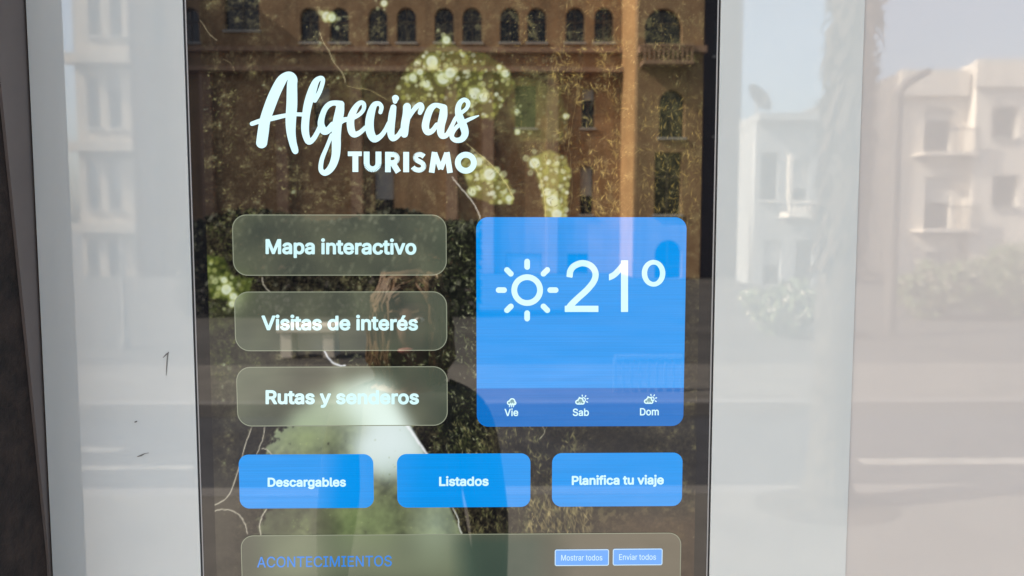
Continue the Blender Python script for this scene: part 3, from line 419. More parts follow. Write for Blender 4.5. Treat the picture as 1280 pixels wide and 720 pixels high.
def fbm(freq, octaves=5, gain=0.55, sx=1.0, sy=1.0):
    out = np.zeros((ih, iw)); amp, tot = 1.0, 0.0
    for k in range(octaves):
        nx = max(2, int(IW / 100 * freq * sx * 2 ** k) + 2); ny = max(2, int(IH / 100 * freq * sy * 2 ** k) + 2)
        if nx > iw or ny > ih: break
        gq = rng.random((ny + 2, nx + 2))
        u = np.linspace(0, nx - 0.001, iw); v = np.linspace(0, ny - 0.001, ih)
        ui = u.astype(int); vi = v.astype(int)
        fu = u - ui; fv = v - vi
        fu = fu * fu * (3 - 2 * fu); fv = fv * fv * (3 - 2 * fv)
        a = gq[vi][:, ui]; b = gq[vi][:, ui + 1]; c = gq[vi + 1][:, ui]; d = gq[vi + 1][:, ui + 1]
        out += amp * ((a * (1 - fu) + b * fu) * (1 - fv)[:, None] + (c * (1 - fu) + d * fu) * fv[:, None])
        tot += amp; amp *= gain
    return out / tot

def blur(img, r):
    n = max(1, int(r * S2))
    for _ in range(3):
        for ax in (0, 1):
            p = [(0, 0)] * img.ndim; p[ax] = (n + 1, n)
            c = np.cumsum(np.pad(img, p, mode='edge'), axis=ax)
            if ax == 0: img = (c[2 * n + 1:] - c[:-2 * n - 1]) / (2 * n + 1)
            else: img = (c[:, 2 * n + 1:] - c[:, :-2 * n - 1]) / (2 * n + 1)
    return img

def poly_mask(pts, soft=1.0):
    p = np.array(pts, float); inside = np.zeros((ih, iw), bool)
    for a, b in zip(p, np.roll(p, -1, 0)):
        if a[1] == b[1]: continue
        hit = ((a[1] <= YY) != (b[1] <= YY))
        cr = a[0] + (YY - a[1]) * (b[0] - a[0]) / (b[1] - a[1])
        inside ^= hit & (cr > XX)
    m = inside.astype(float)
    return blur(m, soft) if soft > 0 else m

def mix(img, c, m):
    return img * (1 - m[..., None]) + np.asarray(c, float) * m[..., None]

def soft_spot(cx, cy, rx, ry):
    return np.clip(1 - np.hypot((XX - cx) / rx, (YY - cy) / ry), 0, 1) ** 0.8

n1, n2, n3 = fbm(2.2), fbm(6, 5), fbm(18, 4)
base = np.zeros((ih, iw, 3)) + np.array([30, 27, 21.])
n4 = fbm(44, 2)
base += (n1[..., None] - 0.5) * np.array([40, 36, 22.]) + (n2[..., None] - 0.5) * np.array([52, 48, 32.]) + (n3[..., None] - 0.5) * np.array([64, 60, 42.]) + (n4[..., None] - 0.5) * np.array([52, 50, 36.])
crag = np.abs(fbm(5, 5) - 0.5)
base = mix(base, (10, 10, 8), np.clip(1 - crag / 0.03, 0, 1) * 0.6)
base = mix(base, (104, 98, 66), np.clip((n2 - 0.56) / 0.1, 0, 1) * np.clip((n3 - 0.5) / 0.12, 0, 1) * 0.5)
base = mix(base, (66, 62, 54), np.clip((YY - 500) / 120, 0, 1) * np.clip((345 - XX) / 60, 0, 1) * (0.55 + 0.5 * n1))
base = mix(base, (66, 70, 56), soft_spot(300, 470, 75, 75) * (0.35 + n2 * 0.7))
base = mix(base, (82, 62, 44), np.clip((YY - 625) / 30, 0, 1) * np.clip((XX - 700) / 90, 0, 1) * 0.65)
base = mix(base, (72, 70, 40), soft_spot(455, 112, 60, 30) * n3 * 1.3)
base = mix(base, (52, 50, 28), soft_spot(840, 160, 90, 170) * 0.7)
base = mix(base, (92, 95, 58), soft_spot(665, 140, 55, 65) * (0.3 + 0.8 * n2))
base = mix(base, (9, 9, 11), poly_mask([(252, 76), (262, 90), (266, 118), (280, 135), (278, 150), (262, 146), (244, 140), (240, 80)], 3))

# leaf and bark strokes
def dab(img, x, y, ln, w, ang, col, al, bend=0.12):
    n = int((ln + w + 2) * S2); cx = int((x - OX) * S2); cy = int((y - OY) * S2)
    if cx < n or cy < n or cx >= iw - n or cy >= ih - n: return
    gy, gx_ = np.mgrid[-n:n + 1, -n:n + 1] / S2
    u = gx_ * math.cos(ang) + gy * math.sin(ang); v = -gx_ * math.sin(ang) + gy * math.cos(ang)
    v = v + bend * u * u / max(ln, 1)
    m = np.clip(1.2 - np.hypot(u / ln, v / w) * 1.2, 0, 1) * al
    sl = img[cy - n:cy + n + 1, cx - n:cx + n + 1]
    sl += (np.asarray(col) - sl) * m[..., None]

def leaves(img, n, box, dens, ln, w, ang, spread, cols, al=(0.25, 0.9)):
    x0, x1, y0, y1 = box
    for _ in range(n):
        x = x0 + (x1 - x0) * rng.random(); y = y0 + (y1 - y0) * rng.random()
        if rng.random() > dens(x, y): continue
        c = np.array(cols[rng.integers(len(cols))], float) * rng.uniform(0.75, 1.2)
        dab(img, x, y, rng.uniform(*ln), rng.uniform(*w), ang + rng.normal(0, spread), c, rng.uniform(*al))

OLV = [(112, 104, 62), (140, 132, 84), (92, 90, 52), (66, 66, 40), (170, 160, 112)]
def at_n2(x, y, thr):
    i = min(ih - 1, max(0, int((y - OY) * S2))); j = min(iw - 1, max(0, int((x - OX) * S2)))
    return 1.0 if n2[i, j] > thr else 0.12
leaves(base, 4200, (240, 900, -30, 290), lambda x, y: 0.55 * at_n2(x, y, 0.52), (0.7, 2.6), (0.5, 1.2), 1.2, 1.3, OLV, (0.25, 0.85))
leaves(base, 5200, (640, 900, -20, 290), lambda x, y: 0.8 * at_n2(x, y, 0.5), (0.7, 1.7), (0.5, 1.1), 0, 1.5, OLV + [(178, 160, 100)], (0.25, 0.9))
leaves(base, 2600, (640, 900, -20, 290), lambda x, y: 0.8 * at_n2(x, y, 0.51), (1.6, 7), (0.45, 1.1), 1.45, 0.95, OLV + [(168, 142, 78), (150, 124, 64), (186, 166, 104)], (0.2, 0.75))
leaves(base, 800, (690, 775, 60, 270), lambda x, y: at_n2(x, y, 0.45), (3, 8), (0.7, 1.3), 1.3, 0.8, [(172, 152, 84), (140, 122, 62), (196, 174, 104)], (0.3, 0.9))
leaves(base, 520, (800, 890, 120, 280), lambda x, y: 0.8, (2, 7), (0.6, 1.2), 1.4, 0.6, [(176, 150, 84), (140, 118, 60)], (0.25, 0.85))
leaves(base, 700, (255, 430, 90, 265), lambda x, y: 0.8 * at_n2(x, y, 0.48), (2, 4), (0.9, 1.6), 0.8, 0.7, [(140, 138, 88), (170, 165, 110), (110, 112, 60)], (0.25, 0.7))
def dark_vines(x, y): return at_n2(x, y, 0.44)
base = mix(base, (15, 18, 13), poly_mask([(548, 280), (600, 270), (600, 570), (560, 570), (540, 520), (500, 470), (430, 450), (420, 440), (548, 436)], 8) * 0.8)
leaves(base, 4200, (430, 610, 275, 575), lambda x, y: (1.0 if x > 545 else 0.6) * dark_vines(x, y), (1.5, 5), (0.6, 1.4), 1.0, 0.8, [(78, 86, 50), (116, 122, 80), (58, 64, 38), (168, 170, 134), (34, 40, 24)], (0.3, 0.95))
leaves(base, 1500, (560, 720, 530, 672), lambda x, y: dark_vines(x, y), (2, 7), (0.6, 1.3), 1.25, 0.5, [(92, 96, 58), (130, 126, 82), (62, 66, 38), (160, 152, 104)], (0.25, 0.8))
leaves(base, 320, (660, 740, 625, 668), lambda x, y: 0.9, (4, 9), (0.7, 1.4), 1.3, 0.35, [(150, 134, 88), (120, 106, 66), (176, 160, 112)], (0.3, 0.85))
leaves(base, 500, (600, 890, 530, 672), lambda x, y: 0.35 * at_n2(x, y, 0.5), (1, 3), (0.5, 1.1), 1.0, 1.0, OLV, (0.2, 0.6))
leaves(base, 500, (855, 892, 270, 560), lambda x, y: 0.5, (1, 3), (0.5, 1.1), 1.0, 1.0, [(78, 70, 40), (54, 50, 30)], (0.2, 0.6))
leaves(base, 1100, (250, 330, 260, 480), lambda x, y: at_n2(x, y, 0.45), (1.5, 4), (1, 2), 0.6, 1.0, [(84, 92, 48), (60, 68, 36), (110, 118, 66)], (0.2, 0.6))

leaves(base, 900, (250, 340, 470, 672), lambda x, y: 0.6 * at_n2(x, y, 0.46), (1.2, 3.5), (0.8, 1.8), 0.5, 1.2, [(92, 88, 72), (70, 66, 54), (112, 110, 86), (48, 46, 38)], (0.2, 0.6))
# daylight through gaps in the leaves, out of focus
def bokeh(img, cx, cy, r, col, al):
    n = int((r + 3) * S2); ci = int((cx - OX) * S2); cj = int((cy - OY) * S2)
    if ci < n or cj < n or ci >= iw - n or cj >= ih - n: return
    gy, gx_ = np.mgrid[-n:n + 1, -n:n + 1] / S2
    d = np.hypot(gx_, gy)
    m = np.clip((r - d) / 2.8 + 0.35, 0, 1) * (0.8 + 0.25 * np.clip(d / r, 0, 1)) * al
    sl = img[cj - n:cj + n + 1, ci - n:ci + n + 1]
    sl += (np.asarray(col) - sl) * np.clip(m, 0, 1)[..., None]

def gap_patch(poly, green, n, rr, cols, al, fill=0.75):
    global base
    m = poly_mask(poly, 1.3)
    base = mix(base, green, m * fill * np.clip(0.55 + n2 * 0.8, 0, 1))
    p = np.array(poly); k = 0
    while k < n:
        x, y = rng.uniform(p[:, 0].min(), p[:, 0].max()), rng.uniform(p[:, 1].min(), p[:, 1].max())
        i, j = int((y - OY) * S2), int((x - OX) * S2)
        if 0 <= i < ih and 0 <= j < iw and m[i, j] > 0.6:
            bokeh(base, x, y, rng.uniform(*rr), np.array(cols[rng.integers(len(cols))], float) * rng.uniform(0.85, 1.05), rng.uniform(*al))
            k += 1

LIGHTS = [(188, 192, 118), (212, 216, 176), (168, 172, 88), (146, 150, 70)]
gap_patch([(492, 114), (508, 84), (535, 58), (556, 46), (576, 62), (606, 66), (634, 86), (646, 108), (632, 124), (618, 150), (560, 142), (505, 136)], (92, 96, 46), 260, (1.0, 3.4), LIGHTS + [(226, 232, 210)], (0.4, 0.95), 0.75)
gap_patch([(574, 205), (586, 190), (604, 196), (626, 214), (642, 238), (641, 256), (616, 256), (590, 246)], (122, 122, 62), 110, (1.1, 3.6), LIGHTS + [(226, 232, 210)], (0.4, 0.95), 0.85)
gap_patch([(664, 198), (686, 186), (708, 196), (714, 218), (710, 250), (709, 274), (682, 274), (676, 240)], (134, 134, 70), 130, (1.1, 3.6), LIGHTS + [(226, 232, 210)], (0.4, 0.95), 0.9)
gap_patch([(632, 100), (660, 96), (700, 112), (712, 150), (700, 178), (650, 176), (636, 140)], (96, 100, 56), 60, (0.8, 2.4), LIGHTS, (0.15, 0.45), 0.45)
gap_patch([(254, 318), (280, 322), (292, 345), (316, 348), (312, 366), (300, 378), (262, 372)], (86, 100, 40), 26, (2, 4), LIGHTS, (0.25, 0.7), 0.7)
gap_patch([(255, 380), (290, 372), (300, 400), (262, 420)], (70, 78, 44), 14, (2.5, 5), [(110, 118, 80), (96, 104, 66)], (0.2, 0.5), 0.4)
for x, y, r in ((540, 77, 9), (554, 98, 9), (563, 91, 8), (516, 97, 6), (533, 105, 6), (594, 117, 9), (604, 122, 7), (525, 90, 5), (558, 50, 6), (408, 20, 7), (415, 22, 6), (480, 4, 5),
                (612, 218, 9), (598, 202, 7), (590, 240, 6), (668, 204, 8), (690, 250, 9), (684, 240, 6), (696, 268, 8), (283, 362, 8), (292, 371, 6), (280, 350, 5), (290, 380, 5), (636, 248, 5), (646, 139, 3.5), (647, 165, 4), (707, 145, 4), (632, 92, 6), (624, 84, 4)):
    bokeh(base, x, y, r * 1.25, (150, 158, 84), 0.5)
    bokeh(base, x, y, r * 0.85, (216, 226, 206), 0.85)
    for _ in range(4): bokeh(base, x + rng.normal(0, r * 0.9), y + rng.normal(0, r * 0.9), r * rng.uniform(0.3, 0.6), (206, 212, 160), 0.6)
leaves(base, 900, (495, 720, 50, 275), lambda x, y: 0.6, (1.5, 5), (0.5, 1.0), 0.8, 1.0, [(70, 72, 34), (48, 46, 24)], (0.3, 0.7))

# the opening: trees and pale sky beyond the rock
OPEN = [(322, 730), (323, 668), (328, 640), (331, 600), (335, 560), (348, 540), (378, 505), (415, 482), (440, 474), (468, 470), (486, 478), (505, 515), (533, 570), (546, 600), (563, 635), (577, 668), (590, 730)]
om = poly_mask(OPEN, 1.2)
rough_m = np.clip((blur(om, 6) - 0.5 + (n3 - 0.5) * 1.1 + (n2 - 0.5) * 0.7) * 3 + 0.5, 0, 1)
side = np.clip((470 - XX) / 30, 0, 1)
om = om * (1 - side) + rough_m * side
inner = np.zeros_like(base) + np.array([88, 94, 66.])
inner += (n1[..., None] - 0.5) * np.array([110, 110, 80.]) + (n2[..., None] - 0.5) * np.array([90, 96, 60.]) + (n3[..., None] - 0.5) * np.array([80, 84, 56.]) + (n4[..., None] - 0.5) * np.array([40, 44, 30.])
inner = mix(inner, (122, 138, 66), soft_spot(385, 545, 45, 26) * 0.8)
inner = mix(inner, (104, 124, 70), soft_spot(455, 650, 60, 40) * 0.8)
inner = mix(inner, (60, 64, 44), (soft_spot(405, 655, 26, 40) + 0.6 * soft_spot(515, 645, 22, 40) + 0.7 * soft_spot(350, 665, 30, 60)).clip(0, 1) * 0.9)
inner = mix(inner, (150, 166, 146), soft_spot(545, 655, 40, 60) * 0.7)
skyish = poly_mask([(425, 500), (455, 476), (480, 474), (506, 515), (536, 575), (520, 582), (505, 575), (478, 590), (455, 580), (440, 555), (470, 530), (440, 515)], 9)
inner = mix(inner, (206, 224, 226), np.clip(skyish * 1.1, 0, 1))
inner = mix(inner, (176, 198, 190), poly_mask([(455, 560), (535, 572), (535, 592), (500, 600), (470, 592)], 9) * 0.8)
haze_m = np.clip((600 - YY) / 90, 0, 1) * 0.5 + 0.12
inner = mix(inner, (168, 184, 160), haze_m)
inner = mix(inner, (222, 236, 236), np.clip(blur(skyish, 12) * 0.9, 0, 1))
inner_soft = blur(inner, 1.2)
base = base * (1 - om[..., None]) + inner_soft * om[..., None]
leaves(base, 800, (335, 575, 530, 670), lambda x, y: (0.15 if (x > 440 and y < 590) else 0.8) * at_n2(x, y, 0.5) * (1.0 if om[int((y - OY) * S2), int((x - OX) * S2)] > 0.9 else 0), (0.8, 2.2), (0.7, 1.6), 0.7, 1.5, [(150, 168, 92), (132, 148, 86), (176, 188, 132), (96, 108, 60)], (0.12, 0.45))

# pale roots and the lit rim of the rock
def root(pts, col, w, al=0.85, jag=1.0):
    global base
    s = catmull([(x + rng.normal(0, 0.7 * jag), y + rng.normal(0, 0.7 * jag), 1) for x, y in pts], 5)
    for a, b in zip(s, s[1:]):
        L = max(0.8, math.hypot(*(b - a)[:2]) * 1.0)
        dab(base, (a[0] + b[0]) / 2 + rng.normal(0, 0.2 * jag), (a[1] + b[1]) / 2 + rng.normal(0, 0.2 * jag), L + 0.6, w * rng.uniform(0.85, 1.15), math.atan2(b[1] - a[1], b[0] - a[0]), col, al, 0.0)
PALE = (206, 200, 180)
root([(314, 535), (306, 558), (299, 586), (291, 610), (281, 624), (265, 632)], PALE, 1.1)
root([(331, 533), (328, 550), (321, 568)], PALE, 1.0); root([(327, 560), (335, 562), (343, 572)], PALE, 0.9)
root([(264, 643), (274, 637), (290, 638), (301, 644), (306, 656), (310, 669)], PALE, 1.1)
root([(334, 636), (328, 645), (325, 656), (325, 670)], PALE, 1.3)
root([(565, 635), (573, 648), (574, 658), (578, 668)], (220, 224, 214), 1.3)
root([(500, 520), (511, 534), (524, 552), (534, 570)], (240, 244, 246), 2.6, 0.95)
root([(393, 424), (404, 436), (411, 449), (422, 456), (432, 457)], (226, 230, 236), 1.9, 0.95)
root([(400, 40), (403, 52), (412, 66), (417, 78), (427, 90), (432, 104)], (190, 180, 140), 0.9, 0.75)
root([(432, 106), (446, 110), (462, 112), (474, 118), (484, 126)], (170, 158, 108), 0.8, 0.6)
root([(245, 23), (253, 28), (258, 36), (264, 46), (272, 52)], (176, 164, 130), 0.9, 0.7)
root([(280, 74), (288, 80), (294, 88)], (150, 138, 100), 0.8, 0.6)
root([(566, 222), (574, 232), (588, 247), (596, 262), (601, 273)], (216, 210, 196), 1.2, 0.9)
root([(583, 180), (598, 193), (614, 206), (632, 228), (642, 246)], (214, 200, 140), 0.8, 0.8)
root([(327, 346), (331, 356), (340, 366)], (206, 200, 180), 1.1, 0.8)
root([(664, 200), (676, 222), (681, 250), (682, 274)], (200, 190, 120), 0.8, 0.75)
root([(710, 190), (714, 160), (722, 120), (728, 80)], (150, 132, 84), 0.8, 0.6)
root([(712, 268), (716, 240), (713, 200), (708, 150), (712, 110)], (150, 136, 90), 0.7, 0.5)
root([(676, 531), (681, 540), (675, 548)], (190, 186, 160), 0.9, 0.7)
base = np.clip(base, 2, 250)

def sample(img, px, py):
    u = np.clip((px - OX) * S2, 0, iw - 1.001); v = np.clip((py - OY) * S2, 0, ih - 1.001)
    ui = u.astype(int); vi = v.astype(int); fu = (u - ui)[..., None]; fv = (v - vi)[..., None]
    return (img[vi, ui] * (1 - fu) + img[vi, ui + 1] * fu) * (1 - fv) + (img[vi + 1, ui] * (1 - fu) + img[vi + 1, ui + 1] * fu) * fv

def picture_grid(name, xs, zs, y, colour_of, mat, parent):
    """a flat sheet of lit picture elements; colour_of(photo px, py) gives each one's colour"""
    Xg, Zg = np.meshgrid(xs, zs)
    px, py = pixel_of(Xg, Zg)
    col = lin(np.clip(colour_of(px, py), 0, 255))
    nr, nc = Xg.shape
    co = np.stack([Xg, np.full_like(Xg, y), Zg], -1).reshape(-1, 3)
    i = np.arange(nr * nc).reshape(nr, nc)
    q = np.stack([i[:-1, :-1], i[:-1, 1:], i[1:, 1:], i[1:, :-1]], -1).reshape(-1, 4)
    if zs[1] < zs[0]: q = q[:, ::-1]
    me = bpy.data.meshes.new(name)
    me.vertices.add(len(co)); me.vertices.foreach_set("co", co.ravel())
    me.loops.add(q.size); me.loops.foreach_set("vertex_index", q.ravel().astype(np.int32))
    me.polygons.add(len(q)); me.polygons.foreach_set("loop_start", np.arange(0, q.size, 4, dtype=np.int32))
    me.update(calc_edges=True)
    at = me.color_attributes.new("picture", 'FLOAT_COLOR', 'POINT')
    at.data.foreach_set("color", np.concatenate([col.reshape(-1, 3), np.ones((nr * nc, 1))], 1).ravel())
    me.materials.append(mat)
    return link(name, me, parent)

SM = {}
SM['picture'] = screen_material('screen_picture', attr=True)
SM['white'] = screen_material('screen_white', (214, 252, 255))
SM['logo'] = screen_material('screen_logo_white', (216, 250, 255), strength=1.08)
SM['blue'] = screen_material('screen_blue', (0, 149, 238), lines=0.085)
SM['blue_band'] = screen_material('screen_blue_band', (2, 112, 198), lines=0.07)
SM['small_blue'] = screen_material('screen_small_blue', (92, 164, 246))
SM['small_edge'] = screen_material('screen_small_edge', (190, 222, 246))
SM['small_text'] = screen_material('screen_small_text', (200, 232, 252))
SM['heading'] = screen_material('screen_heading_blue', (52, 138, 234))
SM['line'] = screen_material('screen_line', (142, 148, 128))
SM['cloud_fill'] = screen_material('screen_cloud_fill', (104, 150, 164))

step = 1.1 / F_PX * DIST
zv_hi, zv_lo = Z_(0.335), Z_(-0.485)
zs = np.concatenate([np.linspace(AT, zv_hi, 8)[:-1], np.arange(zv_hi, zv_lo, -step), np.linspace(zv_lo, AB, 14)])
picture_grid('screen', np.linspace(AL, AR, int((AR - AL) / step)), zs, 0.0, lambda px, py: sample(base, px, py), SM['picture'], kiosk)

# ---- glassy menu buttons over the wallpaper
soft_base = blur(base, 7.5)
softer = blur(base, 12)
def line_x(k, py):                 # photo x of one of the screen's upright lines at photo row py
    x = X_(k); z = plane_of(640, py)[1]
    return float(pixel_of(np.array(x), np.array(z))[0])
def rect_of(xl, xr, zt, zb):
    return X_(xl), X_(xr), Z_(zb), Z_(zt)

def rounded_plate(name, rect, r, lift, mat, parent, picture=None, cut=None):
    """rounded rectangle on the glass; rect in metres on the plane"""
    x0, x1, z0, z1 = rect
    pts = []
    n = 10
    for cx, cz, a0 in ((x1 - r, z1 - r, 0), (x0 + r, z1 - r, 90), (x0 + r, z0 + r, 180), (x1 - r, z0 + r, 270)):
        for k in range(n + 1):
            a = rad(a0 + 90 * k / n); pts.append((cx + r * math.cos(a), cz + r * math.sin(a)))
    me = bpy.data.meshes.new(name)
    if picture is None:
        me.from_pydata([(a, -lift * 0.001, b) for a, b in pts], [], [list(range(len(pts)))])
    else:
        s = 0.0022
        xs = np.linspace(x0, x1, int((x1 - x0) / s) + 2); zq = np.linspace(z0, z1, int((z1 - z0) / s) + 2)
        nx, nz = len(xs), len(zq)
        co = []
        for z in zq:
            e = max(0.0, r - min(z - z0, z1 - z)); ins = r - math.sqrt(max(r * r - e * e, 0))
            for x in xs:
                t = (x - x0) / (x1 - x0)
                co.append((x0 + ins + t * (x1 - x0 - 2 * ins), -lift * 0.001, z))
        me.from_pydata(co, [], [[j * nx + i, j * nx + i + 1, (j + 1) * nx + i + 1, (j + 1) * nx + i] for j in range(nz - 1) for i in range(nx - 1)])
        c = np.array(co); px, py = pixel_of(c[:, 0], c[:, 2])
        col = lin(np.clip(picture(px, py), 0, 255))
        at = me.color_attributes.new("picture", 'FLOAT_COLOR', 'POINT')
        at.data.foreach_set("color", np.concatenate([col, np.ones((len(c), 1))], 1).ravel())
    me.materials.append(mat)
    o = link(name, me, parent)
    return o, pts

def outline(name, pts, w, lift, mat, parent):
    p = [Vector((a, b)) for a, b in pts]; n = len(p)
    cx = sum((q.x for q in p)) / n; cz = sum((q.y for q in p)) / n
    inn = []
    for i in range(n):
        t = (p[(i + 1) % n] - p[i - 1]).normalized(); inn.append(p[i] - Vector((t.y, -t.x)) * w)
    v = [(q.x, -lift * 0.001, q.y) for q in p] + [(q.x, -lift * 0.001, q.y) for q in inn]
    me = bpy.data.meshes.new(name)
    me.from_pydata(v, [], [[i, (i + 1) % n, n + (i + 1) % n, n + i] for i in range(n)])
    me.materials.append(mat)
    return link(name, me, parent)

def frosted(px, py):
    return sample(soft_base, px, py) * 0.80 + np.array([56, 62, 55.])
def frosted_far(px, py):
    g = sample(softer, px, py) * 0.62 + np.array([56, 60, 52.])
    k = np.clip((px - 560) / 30, 0, 1) * np.clip((690 - px) / 26, 0, 1) * np.clip((py - 660) / 20, 0, 1)
    g = g * (1 - 0.55 * k[..., None]) + np.array([52, 78, 68.]) * 0.55 * k[..., None]
    k = np.clip((px - 690) / 30, 0, 1)[..., None]
    return g * (1 - 0.7 * k) + np.array([112, 104, 90.]) * 0.7 * k

R_BTN = 0.0152
def words(name, parent, txt, l, r, bl, br, cap, bold, lift, mat):
    v, f = text_shape(txt, l, r, bl, br, cap, bold)
    return flat_obj(name, v, f, lift, mat, parent)

MENU = [((-0.3564, -0.0713, 0.024, -0.0575), 'Mapa interactivo', 332.3, 520.6, 317.6, 318.3, 18.8),
        ((-0.3564, -0.0713, -0.0788, -0.1594), 'Visitas de interés', 327.2, 522.6, 412.6, 413.0, 18.3),
        ((-0.3564, -0.0713, -0.1806, -0.2625), 'Rutas y senderos', 332.3, 523.8, 505.0, 505.2, 17.6)]
for (xl, xr, zt, zb), txt, l, r, bl, br, cap in MENU:
    b, pts = rounded_plate('menu_button', rect_of(xl, xr, zt, zb), R_BTN, 0.4, SM['picture'], kiosk, frosted)
    b["label"] = 'translucent grey menu button reading ' + txt
    outline('button_outline', pts, 0.00095, 0.7, SM['line'], b)
    words('caption', b, txt, l, r, bl, br, cap, 0.95, 1.0, SM['white'])

TILES = [((-0.3564, -0.1734), 'Descargables', 334.8, 432.6, 608.2, 608.0, 11.4),
         ((-0.1412, 0.0415), 'Listados', 549.0, 610.8, 607.3, 607.0, 11.6),
         ((0.0713, 0.251), 'Planifica tu viaje', 714.6, 829.6, 606.0, 605.2, 11.4)]
for (xl, xr), txt, l, r, bl, br, cap in TILES:
    b, pts = rounded_plate('blue_button', rect_of(xl, xr, -0.3016, -0.3769), 0.0105, 0.4, SM['blue'], kiosk)
    b["label"] = 'solid blue button reading ' + txt
    words('caption', b, txt, l, r, bl, br, cap, 0.6, 0.8, SM['white'])

# events panel along the bottom
ev, pts = rounded_plate('events_panel', rect_of(-0.3564, 0.251, -0.4146, -0.70), 0.0135, 0.4, SM['picture'], kiosk, frosted_far)
outline('panel_outline', pts, 0.00085, 0.7, SM['line'], ev)
words('heading', ev, 'ACONTECIMIENTOS', 321.6, 489.8, 708.9, 707.3, 13.2, 0.12, 0.9, SM['heading'])
for (x0, x1, y0, y1), txt, l, r, bl, cap in (((693.4, 761.0, 686.5, 706.6), 'Mostrar todos', 701.3, 752.8, 700.2, 7.2), ((765.9, 827.8, 685.6, 706.0), 'Enviar todos', 773.6, 819.8, 699.4, 7.2)):
    (a, t), (c, d) = [tuple(map(float, plane_of(x, y))) for x, y in ((x0, y0), (x1, y1))]
    b, pts = rounded_plate('small_button', (a, c, d, t), 0.0022, 0.8, SM['small_blue'], kiosk)
    b["label"] = 'small light blue button reading ' + txt
    outline('button_outline', pts, 0.001, 1.0, SM['small_edge'], b)
    words('caption', b, txt, l, r, bl, bl - 0.3, cap, 0.1, 1.2, SM['small_text'])

# weather card
wr = rect_of(-0.0318, 0.251, 0.0206, -0.2643)
card, pts = rounded_plate('weather_card', wr, 0.0125, 0.4, SM['blue'], kiosk)
zb = Z_(-0.2113)
x0, x1, z0, z1 = wr; r = 0.0125
bp = [(x1, zb), (x0, zb)] + [(x0 + r - r * math.sin(rad(a)), z0 + r - r * math.cos(rad(a))) for a in range(90, -1, -9)] + [(x1 - r + r * math.sin(rad(a)), z0 + r - r * math.cos(rad(a))) for a in range(0, 91, 9)]
me = bpy.data.meshes.new('forecast_band'); me.from_pydata([(a, -0.0006, b) for a, b in bp], [], [list(range(len(bp)))]); me.materials.append(SM['blue_band'])
link('forecast_band', me, card)
X, Y = grid_for(615, 703, 318, 407, 0.4)
cx, cy = 658.9, 362.5
D = np.abs(np.hypot(X - cx, Y - cy) - 16.1) - 3.6
for k in range(8):
    a = rad(45 * k); u = (math.cos(a), math.sin(a))
    D = np.minimum(D, sd_segment(X, Y, (cx + u[0] * 28.8, cy + u[1] * 28.8), (cx + u[0] * 35.6, cy + u[1] * 35.6), 3.5, 3.5))
flat_obj('sun_icon', *outline_mesh(D, 615, 318, 0.4), 0.9, SM['white'], card)
X, Y = grid_for(700, 838, 315, 400, 0.4)
q = lambda x, y: (600 + x / 4.923, 310 + y / 4.923)
two = [(*q(551, 172), 3.9), (*q(556, 140), 3.9), (*q(580, 110), 3.9), (*q(628, 93), 3.9), (*q(680, 108), 3.9), (*q(709, 150), 3.9), (*q(702, 200), 3.9), (*q(660, 255), 3.9), (*q(600, 310), 3.9), (*q(560, 350), 4.0), (*q(543, 376), 4.2)]
D = sd_stroke(X, Y, two)
D = np.maximum(D, -sd_bar(X, Y, q(520, 186), q(580, 196), 2.2))
D = np.maximum(D, Y - (310 + 393 / 4.923))
D = np.minimum(D, sd_bar(X, Y, q(521, 374), q(728, 374), 3.9))
D = np.minimum(D, sd_bar(X, Y, q(888.5, 76), q(888.5, 393), 4.4))
flag = sd_stroke(X, Y, [(*q(780, 186), 3.7), (*q(830, 160), 3.7), (*q(890, 92), 3.4)])
flag = np.maximum(flag, (600 + 793 / 4.923) - X); flag = np.maximum(flag, (310 + 75 / 4.923) - Y)
D = np.minimum(D, flag)
ex, ey = q(1067, 155)
k1 = np.hypot((X - ex) / 14.7, (Y - ey) / 16.7) - 1; k2 = np.hypot((X - ex) / 8.0, (Y - ey) / 10.9) - 1
D = np.minimum(D, np.maximum(k1 * 14, -k2 * 9))
flat_obj('temperature', *outline_mesh(D, 700, 315, 0.4), 0.9, SM['white'], card)

